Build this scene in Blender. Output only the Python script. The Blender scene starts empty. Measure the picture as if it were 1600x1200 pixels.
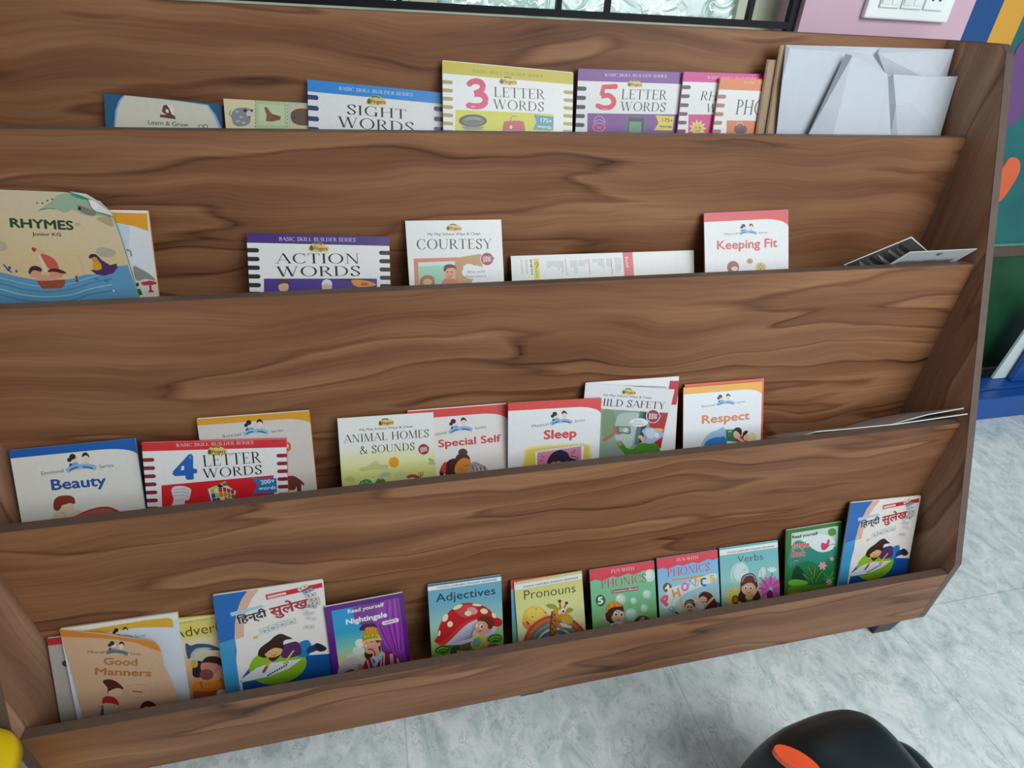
import bpy, math, random
from mathutils import Vector, Matrix
from mathutils.geometry import tessellate_polygon

C = bpy.context.scene.collection
S = bpy.context.scene

# ------------------------------------------------------------------ camera
# rack frame: x along the rack (0..1.8 between its side panels), y away from the viewer, z up, floor at 0
W = 1.8
ZO = 0.234                                   # height of the lowest lip above the floor
CAM_LOC = Vector((0.61971, -0.61192, 1.01521 + ZO))
CAM_YAW, CAM_PIT, CAM_ROLL, FPX = 0.2477, 0.5776, -0.0559, 907.67


def cam_axes():
    d = Vector((math.sin(CAM_YAW) * math.cos(CAM_PIT), math.cos(CAM_YAW) * math.cos(CAM_PIT), -math.sin(CAM_PIT)))
    r0 = d.cross(Vector((0, 0, 1))).normalized()
    dn0 = d.cross(r0)
    r = r0 * math.cos(CAM_ROLL) + dn0 * math.sin(CAM_ROLL)
    dn = dn0 * math.cos(CAM_ROLL) - r0 * math.sin(CAM_ROLL)
    return r, dn, d


AX_R, AX_DN, AX_D = cam_axes()
cam = bpy.data.cameras.new('camera')
cam.sensor_fit = 'HORIZONTAL'
cam.sensor_width = 36.0
cam.lens = FPX / 1600.0 * 36.0
cam.clip_start = 0.02
cam_o = bpy.data.objects.new('camera', cam)
C.objects.link(cam_o)
m3 = Matrix((AX_R, -AX_DN, -AX_D)).transposed()
cam_o.matrix_world = Matrix.Translation(CAM_LOC) @ m3.to_4x4()
S.camera = cam_o

# ------------------------------------------------------------------ world, lights, exposure
S.view_settings.view_transform = 'Standard'
S.view_settings.look = 'None'
S.view_settings.gamma = 1.0
S.view_settings.use_curve_mapping = False
S.view_settings.exposure = 0.0

wd = bpy.data.worlds.new('world')
S.world = wd
wd.use_nodes = True
wd.node_tree.nodes['Background'].inputs[0].default_value = (0.86, 0.95, 1.0, 1)
wd.node_tree.nodes['Background'].inputs[1].default_value = 0.30


def area(name, loc, target, sx, sy, power, col):
    l = bpy.data.lights.new(name, 'AREA')
    l.shape = 'RECTANGLE'
    l.size, l.size_y = sx, sy
    l.energy = power
    l.color = col
    o = bpy.data.objects.new(name, l)
    C.objects.link(o)
    o.location = loc
    o.rotation_euler = (Vector(target) - Vector(loc)).to_track_quat('-Z', 'Y').to_euler()
    return o


area('side_window_daylight', (2.7, -2.2, 1.7), (1.4, 0.0, 0.35), 2.0, 1.4, 42, (0.90, 0.97, 1.0))
area('ceiling_tube_light', (1.9, -1.9, 2.75), (1.6, -0.2, 0.0), 1.7, 0.9, 42, (0.97, 0.99, 1.0))
area('daylight_outside_window', (0.5, 1.7, 2.1), (0.5, 0.7, 1.5), 2.2, 1.4, 120, (0.97, 1.0, 0.99))

# ------------------------------------------------------------------ helpers


def lin(c):
    if isinstance(c, str):
        c = c.lstrip('#')
        c = ''.join(k * 2 for k in c) if len(c) == 3 else c
        c = tuple(int(c[i:i + 2], 16) for i in (0, 2, 4))
    o = []
    for v in c:
        v = v / 255.0
        o.append(v / 12.92 if v <= 0.04045 else ((v + 0.055) / 1.055) ** 2.4)
    return (o[0], o[1], o[2], 1.0)


def ray(q):
    return AX_D + AX_R * ((q[0] - 800) / FPX) + AX_DN * ((q[1] - 600) / FPX)


def hit(q, p0, n):
    v = ray(q)
    return CAM_LOC + v * ((p0 - CAM_LOC).dot(n) / v.dot(n))


def onY(q, y):
    return hit(q, Vector((0, y, 0)), Vector((0, 1, 0)))


def onX(q, x):
    return hit(q, Vector((x, 0, 0)), Vector((1, 0, 0)))


def onZ(q, z):
    return hit(q, Vector((0, 0, z)), Vector((0, 0, 1)))


def mesh_obj(name, verts, faces, mat, parent=None, cols=None, smooth=False, loc=None):
    me = bpy.data.meshes.new(name)
    me.from_pydata([tuple(v) for v in verts], [], faces)
    if cols is not None:
        at = me.color_attributes.new('Col', 'FLOAT_COLOR', 'CORNER')
        i = 0
        for f, cc in zip(faces, cols):
            for k in range(len(f)):
                at.data[i].color = cc[k] if isinstance(cc, list) else cc
                i += 1
    if smooth:
        for p in me.polygons:
            p.use_smooth = True
    for m in (mat if isinstance(mat, (list, tuple)) else [mat]):
        me.materials.append(m)
    o = bpy.data.objects.new(name, me)
    C.objects.link(o)
    if parent is not None:
        o.parent = parent
    if loc is not None:
        o.location = loc
    return o


class MB:
    """collects boxes, prisms and lathes for one mesh"""

    def __init__(self):
        self.v, self.f = [], []

    def add(self, vs, fs):
        n = len(self.v)
        self.v += [Vector(v) for v in vs]
        self.f += [[i + n for i in f] for f in fs]
        return self

    def box(self, a, b):
        (x0, y0, z0), (x1, y1, z1) = a, b
        return self.add([(x0, y0, z0), (x1, y0, z0), (x1, y1, z0), (x0, y1, z0), (x0, y0, z1), (x1, y0, z1), (x1, y1, z1), (x0, y1, z1)],
                        [(3, 2, 1, 0), (4, 5, 6, 7), (0, 1, 5, 4), (1, 2, 6, 5), (2, 3, 7, 6), (3, 0, 4, 7)])

    def prism(self, pts, axis_vec):
        """pts: 3-D loop, extruded along axis_vec"""
        n = len(pts)
        a = Vector(axis_vec)
        vs = [Vector(p) for p in pts] + [Vector(p) + a for p in pts]
        fs = [list(range(n))[::-1], list(range(n, 2 * n))] + [[i, (i + 1) % n, (i + 1) % n + n, i + n] for i in range(n)]
        return self.add(vs, fs)

    def frustum(self, c, r0, r1, z0, z1, n=4, rot=math.pi / 4):
        vs = []
        for r, z in ((r0, z0), (r1, z1)):
            for i in range(n):
                a = rot + 2 * math.pi * i / n
                vs.append((c[0] + r * math.cos(a), c[1] + r * math.sin(a), z))
        return self.add(vs, [list(range(n))[::-1], list(range(n, 2 * n))] + [[i, (i + 1) % n, (i + 1) % n + n, i + n] for i in range(n)])

    def build(self, name, mat, parent=None, bevel=0.0, smooth=False):
        o = mesh_obj(name, self.v, self.f, mat, parent, smooth=smooth)
        if bevel:
            b = o.modifiers.new('bevel', 'BEVEL')
            b.width = bevel
            b.segments = 2
            b.limit_method = 'ANGLE'
        return o


def empty(name, loc, label=None, cat=None, group=None, mw=None):
    o = bpy.data.objects.new(name, None)
    C.objects.link(o)
    o.empty_display_size = 0.02
    if mw is not None:
        o.matrix_world = mw
    else:
        o.location = loc
    tag(o, label, cat, group)
    return o


def tag(o, label=None, cat=None, group=None, kind=None):
    if label:
        o['label'] = label
    if cat:
        o['category'] = cat
    if group:
        o['group'] = group
    if kind:
        o['kind'] = kind
    return o


# ------------------------------------------------------------------ materials


def new_mat(name):
    m = bpy.data.materials.new(name)
    m.use_nodes = True
    nt = m.node_tree
    return m, nt, nt.nodes['Principled BSDF']


def N(nt, typ, **kw):
    n = nt.nodes.new(typ)
    for k, v in kw.items():
        if k.startswith('i_'):
            key = k[2:]
            n.inputs[int(key) if key.isdigit() else key].default_value = v
        else:
            setattr(n, k, v)
    return n


def L(nt, a, b):
    nt.links.new(a, b)


def ramp(nt, stops, interp='LINEAR'):
    r = N(nt, 'ShaderNodeValToRGB')
    cr = r.color_ramp
    cr.interpolation = interp
    while len(cr.elements) < len(stops):
        cr.elements.new(0.5)
    for e, (p, c) in zip(cr.elements, stops):
        e.position = p
        e.color = c if len(c) == 4 else lin(c)
    return r


def mathn(nt, op, a, b=None, c=None):
    n = N(nt, 'ShaderNodeMath', operation=op)
    for i, x in enumerate((a, b, c)):
        if x is None:
            continue
        if isinstance(x, (int, float)):
            n.inputs[i].default_value = x
        else:
            L(nt, x, n.inputs[i])
    return n.outputs[0]


def plain(name, col, rough=0.5, var=0.06, scale=30, metal=0.0, bump=0.0, spec=None, coat=0.0):
    m, nt, bs = new_mat(name)
    tc = N(nt, 'ShaderNodeTexCoord')
    no = N(nt, 'ShaderNodeTexNoise', i_Scale=scale, i_Detail=4.0)
    L(nt, tc.outputs['Object'], no.inputs['Vector'])
    c = lin(col)
    lo = tuple(max(0, v * (1 - var)) for v in c[:3]) + (1,)
    hi = tuple(min(1, v * (1 + var)) for v in c[:3]) + (1,)
    r = ramp(nt, [(0.3, lo), (0.7, hi)])
    L(nt, no.outputs['Fac'], r.inputs[0])
    L(nt, r.outputs[0], bs.inputs['Base Color'])
    bs.inputs['Roughness'].default_value = rough
    bs.inputs['Metallic'].default_value = metal
    bs.inputs['Coat Weight'].default_value = coat
    if spec is not None:
        bs.inputs['Specular IOR Level'].default_value = spec
    if bump:
        bp = N(nt, 'ShaderNodeBump', i_Strength=bump, i_Distance=0.002)
        L(nt, no.outputs['Fac'], bp.inputs['Height'])
        L(nt, bp.outputs[0], bs.inputs['Normal'])
    return m


def wood(name, rot=False, stops=None, bands=5.0):
    """walnut laminate: long wavy growth bands with sharp dark edges and fine fibres"""
    m, nt, bs = new_mat(name)
    tc = N(nt, 'ShaderNodeTexCoord')
    oi = N(nt, 'ShaderNodeObjectInfo')
    sx_ = N(nt, 'ShaderNodeSeparateXYZ')
    L(nt, tc.outputs['Object'], sx_.inputs[0])
    mp = N(nt, 'ShaderNodeCombineXYZ')
    for i_, k_ in enumerate((2, 0, 1) if rot else (0, 1, 2)):   # grain runs along x, or upright
        L(nt, sx_.outputs[k_], mp.inputs[i_])
    off = N(nt, 'ShaderNodeCombineXYZ')
    L(nt, mathn(nt, 'MULTIPLY', oi.outputs['Random'], 37.0), off.inputs[0])
    L(nt, mathn(nt, 'MULTIPLY', oi.outputs['Random'], 11.0), off.inputs[2])
    ad = N(nt, 'ShaderNodeVectorMath', operation='ADD')
    L(nt, mp.outputs[0], ad.inputs[0])
    L(nt, off.outputs[0], ad.inputs[1])
    # gentle warp so the grain wanders
    wv = N(nt, 'ShaderNodeMapping', i_Scale=(2.6, 2.6, 5.0))
    L(nt, ad.outputs[0], wv.inputs['Vector'])
    wn = N(nt, 'ShaderNodeTexNoise', i_Scale=1.0, i_Detail=2.0)
    L(nt, wv.outputs[0], wn.inputs['Vector'])
    sub = N(nt, 'ShaderNodeVectorMath', operation='SUBTRACT', i_1=(0.5, 0.5, 0.5))
    L(nt, wn.outputs['Color'], sub.inputs[0])
    sc = N(nt, 'ShaderNodeVectorMath', operation='MULTIPLY', i_1=(0.0, 0.0, 0.11))
    L(nt, sub.outputs[0], sc.inputs[0])
    wp = N(nt, 'ShaderNodeVectorMath', operation='ADD')
    L(nt, ad.outputs[0], wp.inputs[0])
    L(nt, sc.outputs[0], wp.inputs[1])
    st = N(nt, 'ShaderNodeMapping', i_Scale=(1.0, 1.0, 11.0))
    L(nt, wp.outputs[0], st.inputs['Vector'])
    n1 = N(nt, 'ShaderNodeTexNoise', i_Scale=1.0, i_Detail=2.2, i_Roughness=0.45)
    L(nt, st.outputs[0], n1.inputs['Vector'])
    saw = mathn(nt, 'FRACT', mathn(nt, 'MULTIPLY', n1.outputs['Fac'], bands))
    shp = ramp(nt, [(0.0, (.16,) * 3 + (1,)), (0.09, (.52,) * 3 + (1,)), (0.45, (.62,) * 3 + (1,)), (0.90, (.86,) * 3 + (1,)), (1.0, (.16,) * 3 + (1,))])
    L(nt, saw, shp.inputs[0])
    saw = shp.outputs[0]
    st2 = N(nt, 'ShaderNodeMapping', i_Scale=(5.0, 5.0, 240.0))
    L(nt, wp.outputs[0], st2.inputs['Vector'])
    n2 = N(nt, 'ShaderNodeTexNoise', i_Scale=1.0, i_Detail=3.0)
    L(nt, st2.outputs[0], n2.inputs['Vector'])
    st3 = N(nt, 'ShaderNodeMapping', i_Scale=(1.6, 1.6, 26.0))
    L(nt, wp.outputs[0], st3.inputs['Vector'])
    n3 = N(nt, 'ShaderNodeTexNoise', i_Scale=1.0, i_Detail=4.0)
    L(nt, st3.outputs[0], n3.inputs['Vector'])
    t = mathn(nt, 'ADD', mathn(nt, 'MULTIPLY', saw, 0.44), mathn(nt, 'MULTIPLY', n2.outputs['Fac'], 0.26))
    t = mathn(nt, 'ADD', t, mathn(nt, 'MULTIPLY', n3.outputs['Fac'], 0.56))
    r = ramp(nt, stops or [(0.37, '#341d10'), (0.46, '#623d26'), (0.62, '#7a5036'), (0.80, '#906547'), (0.98, '#a77e5b')])
    L(nt, t, r.inputs[0])
    L(nt, r.outputs[0], bs.inputs['Base Color'])
    bs.inputs['Roughness'].default_value = 0.45
    bs.inputs['Specular IOR Level'].default_value = 0.28
    bp = N(nt, 'ShaderNodeBump', i_Strength=0.06, i_Distance=0.001)
    L(nt, n2.outputs['Fac'], bp.inputs['Height'])
    L(nt, bp.outputs[0], bs.inputs['Normal'])
    return m


def print_mat(name, rough=0.38, coat=0.25):
    """printed card: ink colour per printed shape, faint paper mottling"""
    m, nt, bs = new_mat(name)
    at = N(nt, 'ShaderNodeVertexColor', layer_name='Col')
    tc = N(nt, 'ShaderNodeTexCoord')
    no = N(nt, 'ShaderNodeTexNoise', i_Scale=140.0, i_Detail=3.0)
    L(nt, tc.outputs['Object'], no.inputs['Vector'])
    r = ramp(nt, [(0.25, (0.80, 0.80, 0.80, 1)), (0.75, (0.85, 0.85, 0.85, 1))])
    L(nt, no.outputs['Fac'], r.inputs[0])
    mx = N(nt, 'ShaderNodeMix', data_type='RGBA', blend_type='MULTIPLY')
    mx.inputs['Factor'].default_value = 1.0
    L(nt, at.outputs['Color'], mx.inputs['A'])
    L(nt, r.outputs[0], mx.inputs['B'])
    L(nt, mx.outputs['Result'], bs.inputs['Base Color'])
    bs.inputs['Roughness'].default_value = rough
    bs.inputs['Coat Weight'].default_value = coat
    bs.inputs['Coat Roughness'].default_value = 0.25
    return m


def pages_mat():
    m, nt, bs = new_mat('page_edges')
    tc = N(nt, 'ShaderNodeTexCoord')
    mp = N(nt, 'ShaderNodeMapping', i_Scale=(2, 2, 2600))
    L(nt, tc.outputs['Object'], mp.inputs['Vector'])
    no = N(nt, 'ShaderNodeTexNoise', i_Scale=1.0, i_Detail=1.0)
    L(nt, mp.outputs[0], no.inputs['Vector'])
    r = ramp(nt, [(0.3, '#cfcabc'), (0.6, '#f0ede4')])
    L(nt, no.outputs['Fac'], r.inputs[0])
    L(nt, r.outputs[0], bs.inputs['Base Color'])
    bs.inputs['Roughness'].default_value = 0.8
    return m


M_WOOD = wood('walnut_laminate')
M_WOOD_V_LIT = wood('walnut_laminate_upright_lit', rot=True,  # same laminate, colours lightened to stand in for light on the side panels
                stops=[(0.36, '#432b1f'), (0.46, '#6d4b38'), (0.62, '#88634c'), (0.80, '#a17b62'), (0.98, '#bf9a7d')], bands=4.0)
M_EDGE = plain('walnut_edge_band', '#5d4a3f', 0.45, 0.10, 60)
M_PRINT = print_mat('printed_cover')
M_PAGES = pages_mat()
M_PAPER = plain('white_paper', '#c3c9d2', 0.55, 0.02, 40)
M_KRAFT = plain('kraft_paper', '#a98f74', 0.7, 0.06, 50)
M_BLACKFOOT = plain('black_plastic', '#141716', 0.4, 0.1, 50)

# ------------------------------------------------------------------ the setting
YW = 0.62        # face of the window wall
YM = 0.95        # face of the painted wall further back
ZT = 2.9
XE = 1.90        # where the window wall ends


def struct(name, mb, mat, parent=None, bevel=0.0):
    o = mb.build(name, mat, parent, bevel)
    if parent is None:
        o['kind'] = 'structure'
    return o


def floor_mat():
    m, nt, bs = new_mat('vinyl_floor')
    tc = N(nt, 'ShaderNodeTexCoord')
    mp = N(nt, 'ShaderNodeMapping', i_Scale=(15, 10, 1))
    mp.inputs['Rotation'].default_value = (0, 0, 0.3)
    L(nt, tc.outputs['Object'], mp.inputs['Vector'])
    n0 = N(nt, 'ShaderNodeTexNoise', i_Scale=1.1, i_Detail=7.0, i_Roughness=0.62)
    n0.inputs['Distortion'].default_value = 1.5
    L(nt, mp.outputs[0], n0.inputs['Vector'])
    r0 = ramp(nt, [(0.30, '#b4c3c3'), (0.42, '#cedada'), (0.56, '#e2eaea'), (0.72, '#f2f6f6')])
    L(nt, n0.outputs['Fac'], r0.inputs[0])
    # grey flecks and hair veins
    n1 = N(nt, 'ShaderNodeTexNoise', i_Scale=1.7, i_Detail=6.0, i_Roughness=0.6)
    n1.inputs['Distortion'].default_value = 2.0
    L(nt, mp.outputs[0], n1.inputs['Vector'])
    vein = mathn(nt, 'ABSOLUTE', mathn(nt, 'SUBTRACT', n1.outputs['Fac'], 0.5))
    n2 = N(nt, 'ShaderNodeTexNoise', i_Scale=1.3, i_Detail=3.0)
    L(nt, mp.outputs[0], n2.inputs['Vector'])
    gate = ramp(nt, [(0.42, (0, 0, 0, 1)), (0.62, (1, 1, 1, 1))])
    L(nt, n2.outputs['Fac'], gate.inputs[0])
    vr = ramp(nt, [(0.0, (1, 1, 1, 1)), (0.025, (0, 0, 0, 1))])
    L(nt, vein, vr.inputs[0])
    f = mathn(nt, 'MULTIPLY', mathn(nt, 'MULTIPLY', vr.outputs[0], gate.outputs[0]), 0.62)
    fl = ramp(nt, [(0.60, (0, 0, 0, 1)), (0.66, (1, 1, 1, 1))])
    n3 = N(nt, 'ShaderNodeTexNoise', i_Scale=4.5, i_Detail=4.0, i_Roughness=0.6)
    L(nt, mp.outputs[0], n3.inputs['Vector'])
    L(nt, n3.outputs['Fac'], fl.inputs[0])
    f = mathn(nt, 'MAXIMUM', f, mathn(nt, 'MULTIPLY', fl.outputs[0], 0.35))
    mx = N(nt, 'ShaderNodeMix', data_type='RGBA')
    L(nt, f, mx.inputs['Factor'])
    L(nt, r0.outputs[0], mx.inputs['A'])
    mx.inputs['B'].default_value = lin('#8f9a97')
    # seams between 60 cm tiles
    sp = N(nt, 'ShaderNodeSeparateXYZ')
    L(nt, tc.outputs['Object'], sp.inputs[0])
    seam = None
    for ch, o0 in ((0, 1.795), (1, 0.065)):
        a = mathn(nt, 'FRACT', mathn(nt, 'DIVIDE', mathn(nt, 'ADD', sp.outputs[ch], 6.0 - o0 + 0.3), 0.6))
        a = mathn(nt, 'LESS_THAN', mathn(nt, 'ABSOLUTE', mathn(nt, 'SUBTRACT', a, 0.5)), 0.0022)
        seam = a if seam is None else mathn(nt, 'MAXIMUM', seam, a)
    mx2 = N(nt, 'ShaderNodeMix', data_type='RGBA')
    L(nt, mathn(nt, 'MULTIPLY', seam, 0.4), mx2.inputs['Factor'])
    L(nt, mx.outputs['Result'], mx2.inputs['A'])
    mx2.inputs['B'].default_value = lin('#7d8784')
    L(nt, mx2.outputs['Result'], bs.inputs['Base Color'])
    bs.inputs['Roughness'].default_value = 0.38
    bs.inputs['Specular IOR Level'].default_value = 0.4
    return m


struct('floor', MB().box((-2.2, -3.2, -0.05), (5.2, 1.25, 0.0)), floor_mat())

M_PINK = plain('pink_wall_paint', '#ccaaba', 0.6, 0.02, 12)
WX0, WX1, WZ0, WZ1 = -0.55, 1.492, ZO + 0.986, 2.35
wall = MB()
wall.box((-2.2, YW, 0), (XE, YW + 0.22, WZ0))
wall.box((-2.2, YW, WZ1), (XE, YW + 0.22, ZT))
wall.box((-2.2, YW, WZ0), (WX0, YW + 0.22, WZ1))
wall.box((WX1, YW, WZ0), (XE, YW + 0.22, WZ1))
struct('wall_back', wall, M_PINK)
M_SILL = plain('white_stone_sill', '#eef2ee', 0.3, 0.03, 40)
struct('trim_1', MB().box((WX0, YW - 0.006, WZ0), (WX1, YW + 0.14, WZ0 + 0.008)), M_SILL)


def obscure_glass():
    m, nt, bs = new_mat('patterned_obscure_glass')
    tc = N(nt, 'ShaderNodeTexCoord')
    mp = N(nt, 'ShaderNodeMapping', i_Scale=(15, 1, 15))
    L(nt, tc.outputs['Object'], mp.inputs['Vector'])
    no = N(nt, 'ShaderNodeTexNoise', i_Scale=1.0, i_Detail=1.5)
    no.inputs['Distortion'].default_value = 2.2
    L(nt, mp.outputs[0], no.inputs['Vector'])
    v = mathn(nt, 'ABSOLUTE', mathn(nt, 'SUBTRACT', no.outputs['Fac'], 0.5))
    r = ramp(nt, [(0.0, '#ffffff'), (0.012, '#f4fbf8'), (0.026, '#8d9e9c'), (0.2, '#a3b1ae')])
    L(nt, v, r.inputs[0])
    tr = N(nt, 'ShaderNodeBsdfTranslucent')
    L(nt, r.outputs[0], tr.inputs['Color'])
    gl = N(nt, 'ShaderNodeBsdfGlossy', i_Roughness=0.15)
    bp = N(nt, 'ShaderNodeBump', i_Strength=0.6, i_Distance=0.004)
    L(nt, no.outputs['Fac'], bp.inputs['Height'])
    L(nt, bp.outputs[0], gl.inputs['Normal'])
    ms = N(nt, 'ShaderNodeMixShader', i_Fac=0.12)
    L(nt, tr.outputs[0], ms.inputs[1])
    L(nt, gl.outputs[0], ms.inputs[2])
    L(nt, ms.outputs[0], nt.nodes['Material Output'].inputs['Surface'])
    return m


M_FRAME = plain('cream_window_frame', '#b9bda6', 0.4, 0.03, 30)
win = empty('window_1', (0.5, YW + 0.10, WZ0 + 0.008))
win['kind'] = 'structure'


def wpart(name, boxes, mat):
    mb = MB()
    for (x0, y0, z0, x1, y1, z1) in boxes:
        mb.box((x0 - 0.5, y0 - YW - 0.10, z0 - WZ0 - 0.008), (x1 - 0.5, y1 - YW - 0.10, z1 - WZ0 - 0.008))
    return mb.build(name, mat, win)


fy0, fy1 = YW + 0.085, YW + 0.125
sx = [-0.53, 0.235, 0.735, 1.39]
wpart('window_frame', [(WX0, fy0, WZ0 + 0.009, WX1, fy1, WZ0 + 0.016), (WX0, fy0, WZ1 - 0.03, WX1, fy1, WZ1),
                       (WX0, fy0, WZ0 + 0.016, WX0 + 0.04, fy1, WZ1 - 0.03), (1.395, fy0, WZ0 + 0.016, WX1, fy1, WZ1 - 0.03),
                       (0.715, fy0, WZ0 + 0.016, 0.765, fy1, WZ1 - 0.03)], M_FRAME)
M_GLASS = obscure_glass()
wpart('window_pane', [(WX0 + 0.04, YW + 0.10, WZ0 + 0.016, 0.715, YW + 0.106, WZ1 - 0.03)], M_GLASS)
wpart('window_pane', [(0.765, YW + 0.10, WZ0 + 0.016, 1.395, YW + 0.106, WZ1 - 0.03)], M_GLASS)

# window grille of black painted steel
M_STEEL = plain('black_painted_steel', '#0c0e14', 0.5, 0.1, 60, spec=0.2)
gr = empty('window_grille', (0.5, YW + 0.02, WZ0 + 0.008), 'black painted steel grille of square bars across the window above the bookshelf', 'window grille')


def gbar(name, x0, z0, x1, z1, y0=YW + 0.012, y1=YW + 0.028):
    MB().box((x0 - 0.5, y0 - YW - 0.02, z0 - WZ0 - 0.008), (x1 - 0.5, y1 - YW - 0.02, z1 - WZ0 - 0.008)).build(name, M_STEEL, gr)


gbar('bottom_rail', -0.52, WZ0 + 0.0135, 1.490, WZ0 + 0.026)
gbar('top_rail', -0.52, 2.30, 1.490, 2.316)
gbar('end_post', 1.474, WZ0 + 0.0082, 1.490, 2.30, YW + 0.0125, YW + 0.0275)
for x in (-0.51, -0.22, 0.08, 0.38, 0.69, 0.985, 1.082, 1.385):
    gbar('upright_bar', x - 0.005, WZ0 + 0.026, x + 0.005, 2.30, YW + 0.014, YW + 0.026)

# painted wall further back, right of the window wall
M_BLUE = plain('navy_blue_wall_paint', '#0b4a86', 0.55, 0.03, 14)
bx = [onY((1569, 2), YM).x, onY((1577, 75), YM).x]
zbr = onY((1560, 398), YM).z


def mural():
    m, nt, bs = new_mat('painted_mural')
    tc = N(nt, 'ShaderNodeTexCoord')
    sp = N(nt, 'ShaderNodeSeparateXYZ')
    L(nt, tc.outputs['Object'], sp.inputs[0])
    no = N(nt, 'ShaderNodeTexNoise', i_Scale=9.0, i_Detail=3.0)
    L(nt, tc.outputs['Object'], no.inputs['Vector'])
    teal = ramp(nt, [(0.3, '#1b6468'), (0.7, '#22716f')])
    L(nt, no.outputs['Fac'], teal.inputs[0])
    green = ramp(nt, [(0.3, '#0a3f22'), (0.7, '#105030')])
    L(nt, no.outputs['Fac'], green.inputs[0])

    def pick(fac, a, b):
        mx = N(nt, 'ShaderNodeMix', data_type='RGBA')
        L(nt, fac, mx.inputs['Factor'])
        for s, v in (('A', a), ('B', b)):
            if isinstance(v, str):
                mx.inputs[s].default_value = lin(v)
            else:
                L(nt, v, mx.inputs[s])
        return mx.outputs['Result']
    up = pick(mathn(nt, 'LESS_THAN', sp.outputs[0], bx[1]), teal.outputs[0], '#d9a238')
    up = pick(mathn(nt, 'LESS_THAN', sp.outputs[0], bx[0]), up, '#0b4a86')
    col = pick(mathn(nt, 'LESS_THAN', sp.outputs[2], zbr), up, green.outputs[0])
    L(nt, col, bs.inputs['Base Color'])
    bs.inputs['Roughness'].default_value = 0.5
    return m


wr = struct('wall_right', MB().box((XE - 0.05, YM, 0), (5.2, YM + 0.15, ZT)), mural())
struct('trim_2', MB().box((XE - 0.05, YM - 0.018, zbr), (5.2, YM, zbr + 0.035)), plain('brown_wall_rail', '#5b4a41', 0.5, 0.08, 40))
struct('trim_3', MB().box((XE - 0.05, YM - 0.010, zbr + 0.035), (5.2, YM, zbr + 0.043)), plain('pale_green_rail_edge', '#5f9488', 0.5, 0.08, 40))
struct('baseboard_right', MB().box((XE - 0.05, YM - 0.012, 0), (5.2, YM, 0.09)), plain('grey_baseboard', '#7d8784', 0.5, 0.08, 40))


def smooth_loop(pts, n=6):
    out = []
    k = len(pts)
    for i in range(k):
        p0, p1, p2, p3 = (Vector(pts[(i + j) % k]) for j in (-1, 0, 1, 2))
        for s in range(n):
            t = s / n
            out.append(tuple(0.5 * ((2 * p1) + (p2 - p0) * t + (2 * p0 - 5 * p1 + 4 * p2 - p3) * t * t + (3 * p1 - p0 - 3 * p2 + p3) * t ** 3)))
    return out


def wall_shape(name, pts, mat):
    loop = [onY(q, YM - 0.003) for q in smooth_loop(pts)]
    MB().prism(loop, (0, 0.003, 0)).build(name, mat, wr)


M_ORANGE_P = plain('orange_wall_paint', '#e0673f', 0.55, 0.03, 14)
M_PURPLE_P = plain('purple_wall_paint', '#6d4a80', 0.55, 0.05, 14)
wall_shape('painted_heart', [(1530, 262), (1560, 268), (1578, 247), (1592, 250), (1593, 268), (1580, 292), (1560, 316), (1545, 300)], M_ORANGE_P)
wall_shape('painted_blob', [(1590, 75), (1618, 60), (1640, 110), (1600, 180), (1560, 205), (1552, 190), (1572, 140)], M_PURPLE_P)

# switch plate
M_SWITCH = plain('white_switch_plastic', '#e9f0ee', 0.3, 0.02, 40)
M_DARK = plain('dark_socket_hole', '#24282a', 0.5, 0.1, 40)
a0 = onY((1343, 28), YW)
a1 = onY((1470, 42), YW)
sw = empty('switch_plate', (a0.x, YW, a0.z), 'white electrical switch and socket plate on the pink wall', 'switch plate')
pw = a1.x - a0.x
MB().box((0, -0.012, 0), (pw, 0, 0.125)).build('plate', M_SWITCH, sw, 0.003)
un = pw / 7.2
for i, (x0, w0) in enumerate(((0.9, 1.65), (2.7, 1.75), (4.6, 1.7))):
    f = MB().box((x0 * un, -0.016, 0.020), ((x0 + w0) * un, -0.0122, 0.095)).build('switch_module' if i < 2 else 'socket_module', M_SWITCH, sw, 0.0015)
    if i < 2:
        for k in range(2):
            MB().add([((x0 + 0.08 + k * w0 / 2) * un, -0.0165, 0.026), ((x0 + w0 / 2 - 0.08 + k * w0 / 2) * un, -0.0165, 0.026),
                      ((x0 + w0 / 2 - 0.08 + k * w0 / 2) * un, -0.0165, 0.09), ((x0 + 0.08 + k * w0 / 2) * un, -0.0165, 0.09),
                      ((x0 + 0.08 + k * w0 / 2) * un, -0.0172, 0.026), ((x0 + w0 / 2 - 0.08 + k * w0 / 2) * un, -0.0172, 0.026),
                      ((x0 + w0 / 2 - 0.08 + k * w0 / 2) * un, -0.0245 if k == 0 else -0.020, 0.09), ((x0 + 0.08 + k * w0 / 2) * un, -0.0245 if k == 0 else -0.020, 0.09)],
                     [(3, 2, 1, 0), (4, 5, 6, 7), (0, 1, 5, 4), (1, 2, 6, 5), (2, 3, 7, 6), (3, 0, 4, 7)]).build('rocker', M_SWITCH, f)
    else:
        for dx, dz in ((0.55, 0.040), (1.15, 0.040), (0.85, 0.072)):
            cx = (x0 + dx) * un
            MB().prism([(cx + 0.0035 * math.cos(t * math.pi / 5), -0.0164, dz + 0.0045 * math.sin(t * math.pi / 5)) for t in range(10)], (0, 0.0003, 0)).build('pin_hole', M_DARK, f)

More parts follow.
